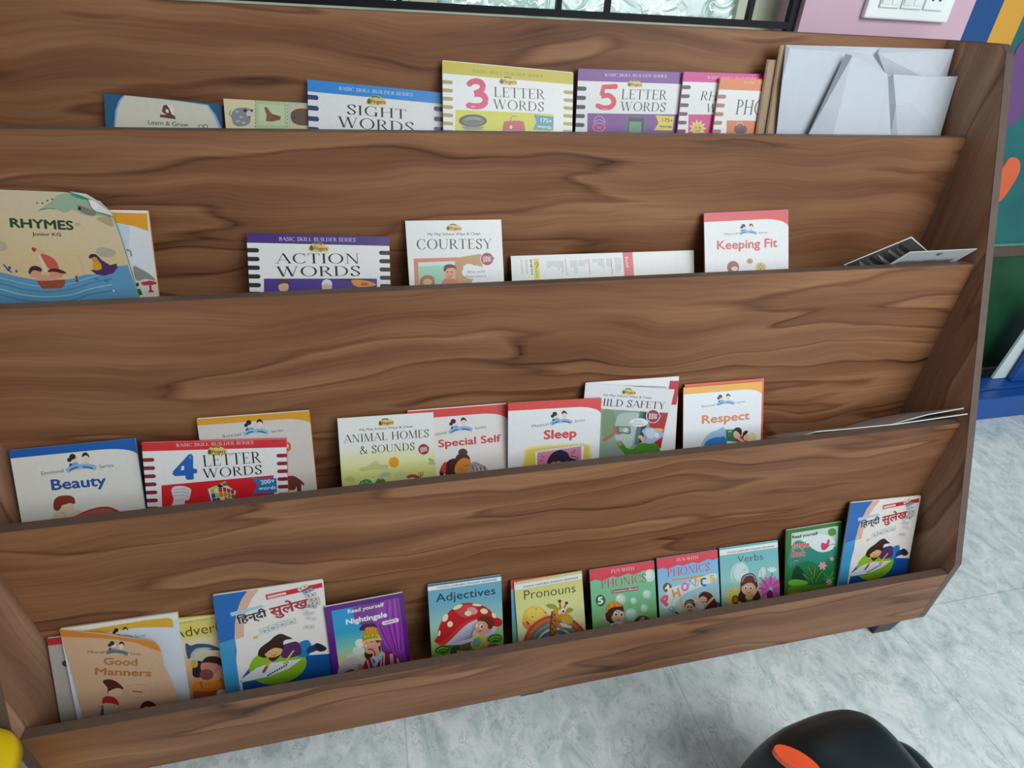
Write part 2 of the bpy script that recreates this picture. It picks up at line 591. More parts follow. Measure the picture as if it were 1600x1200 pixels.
# ------------------------------------------------------------------ the display rack
LY = [0.415, 0.2754, 0.1404, 0.0]
LZ = [0.8341 + ZO, 0.6192 + ZO, 0.3163 + ZO, ZO]
BY = [0.552, 0.415, 0.2754, 0.1404]          # front face of the panel behind each pocket
DEP = [0.15, 0.15, 0.15, 0.135]
TH = 0.018
FLZ = [LZ[k] - DEP[k] for k in range(4)]     # pocket floors
ZB = ZO - 0.158
ZTOP = 0.997 + ZO
rack = empty('display_rack', (0.9, 0.25, 0.0), 'walnut laminate tiered book display rack with four sloping-stepped pockets', 'book rack')
RO = Vector((0.9, 0.25, 0.0))


def rpart(name, mb, mat, parent=None, bevel=0.0006):
    mb.v = [v - RO for v in mb.v]
    return mb.build(name, mat, parent or rack, bevel)


for k in range(4):
    zb = ZB if k == 3 else LZ[k + 1] - DEP[k + 1] - 0.014
    fp = rpart('lip_panel', MB().box((0.0003, LY[k], zb), (W - 0.0003, LY[k] + TH, LZ[k] - 0.0012)), M_WOOD)
    rpart('edge_band', MB().box((0.0003, LY[k], LZ[k] - 0.0012), (W - 0.0003, LY[k] + TH, LZ[k])), M_EDGE, fp)
    yb = BY[k]
    rpart('pocket_shelf', MB().box((0.0003, LY[k] + TH + 0.0003, ZB if k == 3 else FLZ[k] - 0.014), (W - 0.0003, yb - 0.0003 if k < 3 else 0.57, FLZ[k])), M_WOOD)
bp_ = rpart('back_panel', MB().box((0.0003, BY[0], ZO - 0.13), (W - 0.0003, 0.57, ZTOP - 0.0012)), M_WOOD)
rpart('edge_band', MB().box((0.0003, BY[0], ZTOP - 0.0012), (W - 0.0003, 0.57, ZTOP)), M_EDGE, bp_)
side = [(0.0, ZB), (0.0, ZO + 0.030), (0.412, ZTOP - 0.014), (0.430, ZTOP), (0.57, ZTOP), (0.57, ZB)]
for x0, x1 in ((-TH, 0.0), (W, W + TH)):
    core = [(max(y, 0.0012), min(z, ZTOP - 0.0012)) for y, z in side]
    core[2] = (0.4132, ZTOP - 0.0152)
    sp_ = rpart('side_panel', MB().prism([(x0, y, z) for y, z in core], (x1 - x0, 0, 0)), M_WOOD_V_LIT)
    # edge band along the front and the top
    eb = MB()
    run = [(0.0, ZB), (0.0, ZO + 0.030), (0.412, ZTOP - 0.014), (0.430, ZTOP), (0.57, ZTOP)]
    inn = [(0.0012, ZB), (0.0012, ZO + 0.0303), (0.4132, ZTOP - 0.0152), (0.4305, ZTOP - 0.0012), (0.57, ZTOP - 0.0012)]
    loop = run + inn[::-1]
    n = len(loop)
    vs = [(x0, y, z) for y, z in loop] + [(x1, y, z) for y, z in loop]
    fs = []
    for i in range(4):
        j = n - 1 - i
        fs += [[i, i + 1, j - 1, j], [n + j, n + j - 1, n + i + 1, n + i], [i + 1, i, n + i, n + i + 1], [j, j - 1, n + j - 1, n + j]]
    fs += [[0, n - 1, 2 * n - 1, n], [4, 5, n + 5, n + 4]]
    eb.add(vs, fs)
    rpart('edge_band', eb, M_EDGE, sp_, 0)
for x, yf in ((0.035, 0.066), (0.868, 0.062), (1.752, 0.048)):
    for y in (yf, 0.50):
        rpart('leg', MB().frustum((x, y), 0.036, 0.050, 0.0, ZB), M_BLACKFOOT, None, 0.002)

# ------------------------------------------------------------------ lettering
TH_, TN_ = 0.125, 0.040


def _rect(x0, y0, x1, y1):
    return [(x0, y0), (x1, y0), (x1, y1), (x0, y1)]


def _diag(x0, y0, x1, y1, w):
    return [(x0 - w / 2, y0), (x0 + w / 2, y0), (x1 + w / 2, y1), (x1 - w / 2, y1)]


def _srf(x, y, w=0.30):
    return _rect(x - w / 2, y if y == 0 else y - 0.03, x + w / 2, y + 0.03 if y == 0 else y)


def _stem(x, w=TH_, y0=0, y1=1, sf=(1, 1)):
    o = [_rect(x - w / 2, y0, x + w / 2, y1)]
    if sf[0]:
        o.append(_srf(x, 0, w + 0.17))
    if sf[1]:
        o.append(_srf(x, 1, w + 0.17))
    return o


def _ring(cx, cy, rx, ry, a0, a1, n=18):
    q = []
    P = []
    for i in range(n + 1):
        a = math.radians(a0 + (a1 - a0) * i / n)
        P.append(((cx + rx * math.cos(a), cy + ry * math.sin(a)), (cx + (rx - TH_) * math.cos(a), cy + (ry - TN_) * math.sin(a))))
    for i in range(n):
        q.append([P[i][0], P[i + 1][0], P[i + 1][1], P[i][1]])
    return q


def _brush(pts, n=6, k=1.0):
    ps = []
    m = len(pts)
    for i in range(m - 1):
        p0, p1, p2, p3 = (Vector(pts[min(max(i + j, 0), m - 1)]) for j in (-1, 0, 1, 2))
        for s in range(n):
            t = s / n
            ps.append(0.5 * ((2 * p1) + (p2 - p0) * t + (2 * p0 - 5 * p1 + 4 * p2 - p3) * t * t + (3 * p1 - p0 - 3 * p2 + p3) * t ** 3))
    ps.append(Vector(pts[-1]))
    o = []
    E_ = []
    for i, p in enumerate(ps):
        d = (ps[min(i + 1, len(ps) - 1)] - ps[max(i - 1, 0)]).normalized()
        w = TN_ + (TH_ - TN_) * k * max(0.0, min(1.0, abs(d.y) * 0.75 + (0.35 if d.x * d.y < 0 else -0.1)))
        nn = Vector((-d.y, d.x)) * w / 2
        E_.append((p + nn, p - nn))
    for i in range(len(E_) - 1):
        o.append([tuple(E_[i][0]), tuple(E_[i + 1][0]), tuple(E_[i + 1][1]), tuple(E_[i][1])])
    return o


def serif_glyph(ch):
    T, H = TN_, TH_
    if ch == 'A':
        return 0.86, [_diag(.07, 0, .43, 1, T), _diag(.80, 0, .43, 1, H), _rect(.20, .33, .64, .37), _srf(.07, 0, .24), _srf(.78, 0, .28)]
    if ch == 'B':
        return .66, _stem(.16) + _ring(.30, .76, .28, .24, -90, 90) + _ring(.30, .27, .33, .27, -90, 90) + [_rect(.16, .5, .3, .54), _rect(.16, 0, .3, .04), _rect(.16, .96, .3, 1)]
    if ch in 'CG':
        o = _ring(.48, .5, .43, .52, 48, 318) + [_rect(.74, .70, .78, 1.0)]
        if ch == 'G':
            o += _stem(.76, H, 0, .42, (0, 0)) + [_rect(.62, .40, .90, .43)]
        else:
            o += [_rect(.75, .12, .79, .2)]
        return .92 if ch == 'G' else .86, o
    if ch == 'D':
        return .88, _stem(.16) + _ring(.36, .5, .46, .5, -90, 90) + [_rect(.16, 0, .37, .04), _rect(.16, .96, .37, 1)]
    if ch in 'EFL':
        o = _stem(.16, H, 0, 1, (1, 1))
        if ch in 'EF':
            o += [_rect(.16, .96, .60, 1), _rect(.57, .80, .61, 1), _rect(.16, .50, .48, .54), _rect(.45, .42, .48, .62)]
        if ch in 'EL':
            o += [_rect(.16, 0, .62, .04), [(.59, .0), (.64, .22), (.60, .22), (.55, .0)]]
        return .68 if ch != 'F' else .62, o
    if ch == 'H':
        return .92, _stem(.17) + _stem(.75) + [_rect(.17, .49, .75, .53)]
    if ch == 'I':
        return .34, _stem(.17)
    if ch == 'K':
        return .80, _stem(.16) + [_diag(.24, .44, .66, 1, T + .02), _diag(.72, 0, .34, .58, H), _srf(.66, 1, .24), _srf(.72, 0, .28)]
    if ch == 'M':
        return 1.06, [_diag(.12, 0, .16, 1, T), _diag(.52, 0, .18, 1, H), _diag(.50, 0, .86, 1, T)] + _stem(.90) + [_srf(.12, 0, .24), _srf(.14, 1, .2)]
    if ch == 'N':
        return .92, [_rect(.14, 0, .18, 1), _diag(.74, 0, .17, 1, H), _rect(.73, 0, .77, 1), _srf(.16, 0, .24), _srf(.75, 1, .24), _srf(.12, 1, .18)]
    if ch == 'O':
        return .96, _ring(.48, .5, .45, .52, 0, 360, 28)
    if ch in 'PR':
        o = _stem(.16) + _ring(.30, .74, .32, .26, -90, 90) + [_rect(.16, .48, .3, .52), _rect(.16, .96, .3, 1)]
        if ch == 'R':
            return .78, o + [_diag(.70, 0, .36, .50, H), _srf(.72, 0, .2)]
        return .66, o
    if ch == 'S':
        return .60, _brush([(.50, .76), (.48, .92), (.30, 1.0), (.13, .90), (.11, .74), (.24, .58), (.40, .44), (.50, .27), (.44, .08), (.26, 0), (.10, .10), (.08, .26)]) + [_rect(.48, .72, .52, .98), _rect(.07, .02, .11, .28)]
    if ch == 'T':
        return .74, _stem(.37, H, 0, 1, (1, 0)) + [_rect(.03, .96, .71, 1), _rect(.03, .78, .07, 1), _rect(.67, .78, .71, 1)]
    if ch == 'U':
        return .88, [_rect(.10, .34, .10 + H, 1), _rect(.73, .34, .77, 1), _srf(.16, 1), _srf(.75, 1, .24)] + [
            [(.10 + 0, .36), (.12, .20), (.2, .06), (.36, -.02), (.36, .04), (.28, .10), (.235, .22), (.225, .36)],
            [(.36, -.02), (.52, -.02), (.68, .08), (.77, .36), (.73, .36), (.66, .14), (.52, .03), (.36, .04)]]
    if ch == 'W':
        return 1.22, [_diag(.36, 0, .10, 1, H), _diag(.36, 0, .60, 1, T), _diag(.84, 0, .58, 1, H), _diag(.84, 0, 1.10, 1, T), _srf(.11, 1, .3), _srf(.60, 1, .3), _srf(1.10, 1, .22)]
    if ch == 'Y':
        return .80, _stem(.40, H, 0, .5, (1, 0)) + [_diag(.40, .46, .10, 1, H), _diag(.40, .46, .70, 1, T), _srf(.11, 1, .28), _srf(.70, 1, .22)]
    if ch == '&':
        return .95, _brush([(.82, .5), (.70, .22), (.50, .04), (.28, 0), (.10, .14), (.12, .36), (.34, .54), (.46, .74), (.42, .94), (.30, .98), (.22, .84), (.28, .66), (.52, .32), (.78, .04), (.92, .02)], k=.85)
    return .34, []


_serif_cache = {}


def serif_text(s):
    x = 0
    polys = []
    for ch in s:
        if ch not in _serif_cache:
            _serif_cache[ch] = serif_glyph(ch)
        w, ps = _serif_cache[ch]
        polys += [[(p[0] + x, p[1]) for p in q] for q in ps]
        x += w + .05
    return x - .05, 1.0, polys


_fc = bpy.data.curves.new('lettering', 'FONT')
_fc.resolution_u = 3
_sans_cache = {}


def sans_text(s, bold=0.0, caps=True):
    """triangles of a string, in units where the capital height is 1"""
    key = (s, bold)
    if key in _sans_cache:
        return _sans_cache[key]
    _fc.body = s
    _fc.offset = bold
    o = bpy.data.objects.new('lettering', _fc)
    C.objects.link(o)
    bpy.context.view_layer.update()
    m = o.to_mesh()
    vs = [(v.co.x, v.co.y) for v in m.vertices]
    fs = [[vs[i] for i in p.vertices] for p in m.polygons]
    o.to_mesh_clear()
    bpy.data.objects.remove(o)
    x0 = min(v[0] for v in vs)
    x1 = max(v[0] for v in vs)
    k = 1 / 0.729
    fs = [[((a - x0) * k, b * k) for a, b in f] for f in fs]
    _sans_cache[key] = ((x1 - x0) * k, 1.0, fs)
    return _sans_cache[key]


# ------------------------------------------------------------------ books


def clip_rect(poly, x0, y0, x1, y1):
    def cut(pts, ins, inter):
        out = []
        for i in range(len(pts)):
            a, b = pts[i - 1], pts[i]
            ia, ib = ins(a), ins(b)
            if ia != ib:
                out.append(inter(a, b))
            if ib:
                out.append(b)
        return out
    for ax, v, sgn in ((0, x0, 1), (0, x1, -1), (1, y0, 1), (1, y1, -1)):
        if not poly:
            return poly

        def ins(p, ax=ax, v=v, sgn=sgn):
            return sgn * (p[ax] - v) >= -1e-9

        def inter(a, b, ax=ax, v=v):
            t = (v - a[ax]) / (b[ax] - a[ax])
            return (a[0] + (b[0] - a[0]) * t, a[1] + (b[1] - a[1]) * t)
        poly = cut(poly, ins, inter)
    return poly


def mixc(a, b, t):
    return tuple(a[i] + (b[i] - a[i]) * t for i in range(4))


def convex_hull(pts):
    pts = sorted(set((round(x, 6), round(y, 6)) for x, y in pts))

    def half(seq):
        out = []
        for p in seq:
            while len(out) > 1 and (out[-1][0] - out[-2][0]) * (p[1] - out[-2][1]) - (out[-1][1] - out[-2][1]) * (p[0] - out[-2][0]) <= 0:
                out.pop()
            out.append(p)
        return out[:-1]
    return half(pts) + half(pts[::-1])


def clip_convex(poly, hull):
    for i in range(len(hull)):
        a, b = hull[i - 1], hull[i]
        out = []

        def sd(p):
            return (b[0] - a[0]) * (p[1] - a[1]) - (b[1] - a[1]) * (p[0] - a[0])
        for k in range(len(poly)):
            p, q = poly[k - 1], poly[k]
            s, t = sd(p), sd(q)
            if (s >= 0) != (t >= 0):
                r = s / (s - t)
                out.append((p[0] + (q[0] - p[0]) * r, p[1] + (q[1] - p[1]) * r))
            if t >= 0:
                out.append(q)
        poly = out
        if len(poly) < 3:
            return []
    return poly


class Book:
    """local frame: x right along the cover, y up the cover, z out of the cover; origin at the middle of the foot"""
    STEP = 0.00003
    hull = None
    yk = 1.0

    def __init__(self, name, label, pocket, TL, TR, thick=0.004, off=None, lean=27.0, base='#f4f2ec', width=None, group=None, cat='book', on=None, gap=0.0012, room=0.0):
        yb = BY[pocket]
        off = thick + 0.003 if off is None else off
        if on:      # leans on another book: a parallel plane one thickness further out
            p0 = on.tl + on.n * (thick + gap)
            tl, tr = hit(TL, p0, on.n), hit(TR, p0, on.n)
        else:
            tl, tr = onY(TL, yb - off), onY(TR, yb - off)
        dz = max(tl.z, tr.z) - FLZ[pocket]
        amax = math.degrees(math.atan2(yb - off - (LY[pocket] + TH + 0.004 + room), dz))
        a = math.radians(min(lean, amax)) if not on else on.lean
        self.lean = a
        u = (tr - tl).normalized()
        e0 = Vector((0, -math.sin(a), -math.cos(a)))
        e = (e0 - u * e0.dot(u)).normalized()
        if on:
            e = on.n.cross(u).normalized()
            e = -e if e.z > 0 else e
        n = e.cross(u).normalized()
        if n.y > 0:
            n = -n
        self.w = width or (tr - tl).length
        # length down to the floor for the lower bottom corner, standing just clear
        h = 9
        for c in (tl, tl + u * self.w):
            h = min(h, (FLZ[pocket] + 0.0006 + thick * max(n.z, 0.0) - c.z) / e.z)
        self.h = h
        self.t = thick
        self.tl, self.u, self.e, self.n = tl, u, e, n
        O = tl + u * self.w / 2 + e * h
        M = Matrix(((u.x, -e.x, n.x, O.x), (u.y, -e.y, n.y, O.y), (u.z, -e.z, n.z, O.z), (0, 0, 0, 1)))
        self.M = M
        self.root = empty(name, O, label, cat, group, mw=M)
        self.faces, self.cols, self.verts = [], [], []
        self.layer = 0
        self.cr = (0, 0, 1.0)
        self.subm = None
        self.outline = None
        self.base = lin(base)
        self.title = name
        self.loc_mode = False

    # --- coordinates
    def crop(self, x0, y0, s):
        self.cr = (x0, y0, s)
        self.subm = None
        self.loc_mode = False
        return self

    def local(self):
        """cover fractions: x 0..1 left to right, y downwards from the top, both in cover widths"""
        self.loc_mode = True
        self.subm = None
        return self

    def sub(self, cx=None, cy=None, s=1.0, ang=0.0):
        self.subm = None if cx is None else (cx, cy, s, math.cos(math.radians(ang)), math.sin(math.radians(ang)))
        return self

    def P(self, p):
        x, y = p
        if self.subm:
            cx, cy, s, c, sn = self.subm
            x, y = cx + s * (x * c - y * sn), cy + s * (x * sn + y * c)
        if self.loc_mode:
            return ((x - 0.5) * self.w, self.h - y * self.yk * self.w)
        q = (self.cr[0] + x / self.cr[2], self.cr[1] + y / self.cr[2])
        d = hit(q, self.tl, self.n) - self.tl
        return (d.dot(self.u) - self.w / 2, self.h - d.dot(self.e))

    # --- drawing
    def _emit(self, pts, col, z, grad=None):
        pts = clip_convex(pts, self.hull) if self.hull else clip_rect(pts, -self.w / 2, 0, self.w / 2, self.h)
        if len(pts) < 3:
            return
        i0 = len(self.verts)
        self.verts += [(x, y, z) for x, y in pts]

        def cc(p):
            if not grad:
                return col
            v = (self.h - p[1]) / self.w if grad[0] == 'v' else (p[0] / self.w + 0.5)
            st = grad[1]
            if v <= st[0][0]:
                return st[0][1]
            for (a, ca), (b, cb) in zip(st, st[1:]):
                if v <= b:
                    return mixc(ca, cb, (v - a) / (b - a))
            return st[-1][1]
        tris = [list(range(len(pts)))] if len(pts) < 4 else tessellate_polygon([[Vector((x, y, 0)) for x, y in pts]])
        for t in tris:
            a, b, c = (pts[k] for k in t)
            ar = (b[0] - a[0]) * (c[1] - a[1]) - (b[1] - a[1]) * (c[0] - a[0])
            if abs(ar) < 1e-13:
                continue
            f = list(t) if ar > 0 else list(t)[::-1]
            self.faces.append([i0 + k for k in f])
            self.cols.append([cc(pts[k]) for k in f])

    def z(self):
        self.layer += 1
        return float(self.layer)

    def resolve(self):
        """stack the printed shapes: each lies one ink layer above whatever it overlaps"""
        box = {}
        for x, y, z in self.verts:
            k = int(z)
            q = box.get(k)
            box[k] = (x, y, x, y) if q is None else (min(q[0], x), min(q[1], y), max(q[2], x), max(q[3], y))
        lev = {}
        for k in sorted(box):
            q = box[k]
            lev[k] = 1 + max([lev[j] for j in lev if box[j][0] < q[2] and box[j][2] > q[0] and box[j][1] < q[3] and box[j][3] > q[1]] or [0])
        self.verts = [(x, y, (lev[int(z)] + z - int(z)) * self.STEP) for x, y, z in self.verts]

    def poly(self, pts, col, sm=0, grad=None, z=None):
        if sm:
            pts = smooth_loop(pts, sm)
        self._emit([self.P(p) for p in pts], lin(col), z or self.z(), grad)
        return self

    def strip(self, stops, x0=0, x1=1, y0=0, y1=None):
        """gradient of printed ink down the cover, in cover fractions"""
        y1 = y1 or self.h / self.w
        z = self.z()
        st = [(a, lin(c)) for a, c in stops]
        ys = sorted(set([y0, y1] + [a for a, _ in st if y0 < a < y1]))
        for a, b in zip(ys, ys[1:]):
            pts = [((x - .5) * self.w, self.h - y * self.w) for x, y in ((x0, a), (x1, a), (x1, b), (x0, b))]
            self._emit(pts, st[0][1], z, ('v', st))
        return self

    def ell(self, cx, cy, rx, ry, col, rot=0, n=20, a0=0, a1=360, z=None):
        c, s = math.cos(math.radians(rot)), math.sin(math.radians(rot))
        pts = []
        m = n if a1 - a0 >= 360 else n + 1
        for i in range(m):
            t = math.radians(a0 + (a1 - a0) * i / n)
            x, y = rx * math.cos(t), ry * math.sin(t)
            pts.append((cx + x * c - y * s, cy + x * s + y * c))
        return self.poly(pts, col, z=z)

    def line(self, pts, w, col, sm=0, closed=False):
        if sm and len(pts) > 2:
            k = len(pts)
            out = []
            for i in range(k - 1):
                p0, p1, p2, p3 = (Vector(pts[min(max(i + j, 0), k - 1)]) for j in (-1, 0, 1, 2))
                for s_ in range(sm):
                    t = s_ / sm
                    out.append(tuple(0.5 * ((2 * p1) + (p2 - p0) * t + (2 * p0 - 5 * p1 + 4 * p2 - p3) * t * t + (3 * p1 - p0 - 3 * p2 + p3) * t ** 3)))
            pts = out + [pts[-1]]
        if closed:
            pts = list(pts) + [pts[0]]
        z = self.z()
        V = [Vector(p) for p in pts]
        E_ = []
        for i, p in enumerate(V):
            d = V[min(i + 1, len(V) - 1)] - V[max(i - 1, 0)]
            if d.length < 1e-9:
                d = Vector((1, 0))
            d.normalize()
            nn = Vector((-d.y, d.x)) * w / 2
            E_.append((p + nn, p - nn))
        for i in range(len(E_) - 1):
            self._emit([self.P(q) for q in (E_[i][0], E_[i + 1][0], E_[i + 1][1], E_[i][1])], lin(col), z)
        return self

    def ring(self, cx, cy, rx, ry, w, col, a0=0, a1=360, rot=0):
        c, s = math.cos(math.radians(rot)), math.sin(math.radians(rot))
        pts = []
        for i in range(25):
            t = math.radians(a0 + (a1 - a0) * i / 24)
            x, y = rx * math.cos(t), ry * math.sin(t)
            pts.append((cx + x * c - y * s, cy + x * s + y * c))
        return self.line(pts, w, col)

    def text(self, s, p0, p1, h, col, font='sans', bold=0.0, shear=0.0, z=None, halo=None):
        """baseline from p0 to p1 and capital height h, in the current drawing units"""
        if halo:
            self.text(s, p0, p1, h, halo[1], font, bold + halo[0], shear)
        wd_, _, polys = serif_text(s) if font == 'serif' else sans_text(s, min(bold, 0.0))
        a, b = Vector(self.P(p0)), Vector(self.P(p1))
        d = (b - a).normalized()
        mid = ((p0[0] + p1[0]) / 2, (p0[1] + p1[1]) / 2)
        vl = Vector((p1[0] - p0[0], p1[1] - p0[1])).normalized()
        up = Vector(self.P((mid[0] + vl.y * h, mid[1] - vl.x * h))) - Vector(self.P(mid))
        hh = abs(up.dot(Vector((-d.y, d.x))))
        dn = Vector((-d.y, d.x))
        k = (b - a).length / wd_
        z = z or self.z()
        cl = lin(col)
        r_ = bold * 1.1
        offs = [(0, 0)] if r_ <= 0 else [(r_, 0), (-r_, 0), (0, r_), (0, -r_)]
        for n_, (ox, oy) in enumerate(offs):
            for q in polys:
                pts = [a + d * ((p[0] + ox + shear * p[1]) * k) + dn * ((p[1] + oy) * hh) for p in q]
                self._emit([tuple(p) for p in pts], cl, z + .2 * n_)
        return self

    # --- finishing
    def build(self, pages=True, page_over=0.0, outline=None, cover_t=0.0005, back='#e9e4da', page_shift=0.0, mat=None):
        self.resolve()
        w, h, t = self.w, self.h, self.t
        loop = outline or [(-w / 2, 0), (w / 2, 0), (w / 2, h), (-w / 2, h)]
        k = len(loop)

        def slab(name, z0, z1, lp, m, col=None, ink=None):
            n_ = len(lp)
            vs = [(x, y, z0) for x, y in lp] + [(x, y, z1) for x, y in lp]
            fs, cs = [], []
            for tri in tessellate_polygon([[Vector((x, y, 0)) for x, y in lp]]):
                a, b, c = (lp[i] for i in tri)
                ar = (b[0] - a[0]) * (c[1] - a[1]) - (b[1] - a[1]) * (c[0] - a[0])
                tr = list(tri) if ar > 0 else list(tri)[::-1]
                fs.append([i + n_ for i in tr])
                fs.append(tr[::-1])
            ccw = sum(lp[i - 1][0] * lp[i][1] - lp[i][0] * lp[i - 1][1] for i in range(n_)) > 0
            for i in range(n_):
                j = (i + 1) % n_
                f = [i, j, j + n_, i + n_]
                fs.append(f if ccw else f[::-1])
            if col is not None:
                cs = [col] * len(fs)
                if ink:
                    o_ = len(vs)
                    vs += [(x, y, z1 + zz) for x, y, zz in self.verts]
                    fs += [[i + o_ for i in f] for f in self.faces]
                    cs += self.cols
                return mesh_obj(name, vs, fs, m, self.root, cs)
            return mesh_obj(name, vs, fs, m, self.root)
        if not pages:
            self.cover = slab('printed_card', -t, 0, loop, mat or M_PRINT, self.base, True)
            return self
        self.cover = slab('front_cover', -cover_t, 0, loop, mat or M_PRINT, self.base, True)
        ins = 0.0012
        inner = [(x * (1 - 2 * ins / w) + page_shift, max(0.0004, y * (1 - ins / h)) + (page_over if y > h * .5 else 0)) for x, y in loop]
        slab('page_block', -t + cover_t + 0.0001, -cover_t - 0.0001, inner, M_PAGES)
        slab('back_cover', -t, -t + cover_t, loop, M_PRINT, lin(back))
        return self


# repeated marks -----------------------------------------------------------


def kids_emblem(b, cx, cy, s, ang=0, tone='#8fbfe6', left='Physical', right='Series', tl=None):
    """two small children's heads over a blue ribbon; s is the ribbon width"""
    b.sub(cx, cy, s, ang)
    b.ell(-.19, -.32, .105, .12, '#f3d9cc')
    b.ell(-.27, -.40, .11, .10, '#1c1a1c')
    b.ell(-.38, -.30, .08, .075, '#1c1a1c')
    b.ell(-.34, -.10, .07, .08, '#23345a')
    b.poly([(-.28, -.20), (-.10, -.20), (-.06, 0), (-.34, 0)], '#7fa7d6')
    b.ell(.16, -.32, .105, .12, '#f3d9cc')
    b.poly([(.05, -.36), (.08, -.48), (.20, -.52), (.30, -.40), (.29, -.32), (.24, -.40), (.14, -.41)], '#1c1a1c', 3)
    b.poly([(.07, -.20), (.24, -.20), (.32, -.02), (.02, -.02)], '#e9d8c9')
    b.line([(-.5, .08), (-.3, -.02), (0, -.05), (.3, -.03), (.5, .06)], .17, tone, 4)
    b.line([(-.40, .06), (-.25, -.01), (-.1, -.03)], .05, '#2f5f9e', 3)
    b.line([(.06, -.03), (.22, -.01), (.40, .05)], .05, '#2f5f9e', 3)
    b.text(left, (-1.36, .16), (-.60, .10), .13, '#4a4a4e')
    b.text(right, (.62, .06), (1.10, .03), .12, '#4a4a4e')
    b.sub()


def fingers_logo(b, cx, cy, s, ang=0, word='#7a4a12'):
    """small yellow cloud mark with a hand and the word Fingers; s is its width"""
    b.sub(cx, cy, s, ang)
    b.poly([(-.5, .12), (-.42, -.08), (-.28, -.2), (0, -.26), (.25, -.18), (.45, -.06), (.5, .12), (.3, .2), (-.3, .22)], '#e7cf78', 4)
    b.line([(-.24, -.18), (-.02, -.22), (.16, -.16)], .07, '#3d6b34')
    b.poly([(-.42, .14), (-.44, -.02), (-.36, -.1), (-.28, -.02), (-.27, .14)], '#4a5a20', 3)
    b.text('Fingers', (-.24, .12), (.44, .12), .19, word, bold=.03)
    b.sub()


def badge(b, cx, cy, r, ang=0):
    """burgundy sticker with tall white letters"""
    b.sub(cx, cy, r, ang)
    b.ell(0, 0, 1.12, 1.1, '#f2e8ea')
    b.poly([(1.3, -.1), (.2, .98), (-.2, 1.05), (0, 0), (.5, -.8)], '#f2e8ea')
    b.ell(0, 0, 1, 1, '#a02648')
    b.poly([(1.16, -.1), (.15, .95), (0, 0), (.6, -.7)], '#a02648')
    for x in (-.58, -.40, -.18, -.02, .2, .36, .56):
        b.line([(x, -.42 + .05 * x), (x + .02, .46 - .1 * x)], .10, '#f5e6e8')
    b.line([(-.18, -.42), (0, -.42)], .09, '#f5e6e8')
    b.line([(.2, .05), (.36, .05)], .09, '#f5e6e8')
    b.line([(-.58, .44), (-.4, .44)], .09, '#f5e6e8')
    b.sub()


def wise_cover(b, band, arc=(0.115, 0.70, 0.24)):
    """solid band along the top that sweeps down in an arc at the right"""
    b.local()
    v, x0, v1 = arc
    top = [(0, 0), (1, 0), (1, v1)]
    curve = [(1 - (1 - x0) * (1 - math.cos(t)) / 1.0, v + (v1 - v) * (1 - math.sin(t))) for t in [i * math.pi / 20 for i in range(11)]]
    b.poly([(0, 0), (1, 0)] + curve + [(0, v)], band)


def comb_edges(b, col, left=True, right=True, v0=.125, n=7, pitch=.058, hgt=.027, x0=.0, ln=.075, xr=None):
    """printed comb of short bars down the side edges"""
    b.local()
    for i in range(n):
        v = v0 + i * pitch
        if left:
            b.poly([(x0, v), (ln - .01, v), (ln, v + hgt * .3), (ln, v + hgt * .7), (ln - .01, v + hgt), (x0, v + hgt)], col)
        if right:
            r = xr if xr else 1
            b.poly([(r, v), (r - ln + .01, v), (r - ln, v + hgt * .3), (r - ln, v + hgt * .7), (r - ln + .01, v + hgt), (r, v + hgt)], col)


def speech(b, cx, cy, rx, ry):
    b.ell(cx, cy, rx, ry, '#eef4f4')


def face(b, cx, cy, s, skin='#e9b088', hair='#3a2018', ang=0, style='girl'):
    """small printed cartoon child's head; s is the head width"""
    b.sub(cx, cy, s, ang)
    if style == 'girl':
        b.poly([(-.62, .55), (-.62, -.1), (-.35, -.6), (.1, -.68), (.5, -.45), (.66, .05), (.62, .6), (.3, .5), (-.3, .5)], hair, 4)
    else:
        b.poly([(-.56, .1), (-.55, -.35), (-.2, -.68), (.3, -.62), (.6, -.25), (.56, .15)], hair, 4)
    b.ell(0, .05, .46, .48, skin)
    b.poly([(-.5, -.02), (-.45, -.4), (0, -.55), (.45, -.38), (.5, 0), (.2, -.22), (-.1, -.16), (-.3, -.2)], hair, 3)
    for x in (-.17, .17):
        b.ell(x, .06, .095, .12, '#f6f4f0', n=10)
        b.ell(x + .01, .08, .05, .07, '#2a2020', n=10)
    b.line([(-.14, .30), (0, .36), (.16, .28)], .05, '#7a3026', 3)
    b.ell(0, .19, .04, .035, '#cf8a66', n=8)
    b.sub()


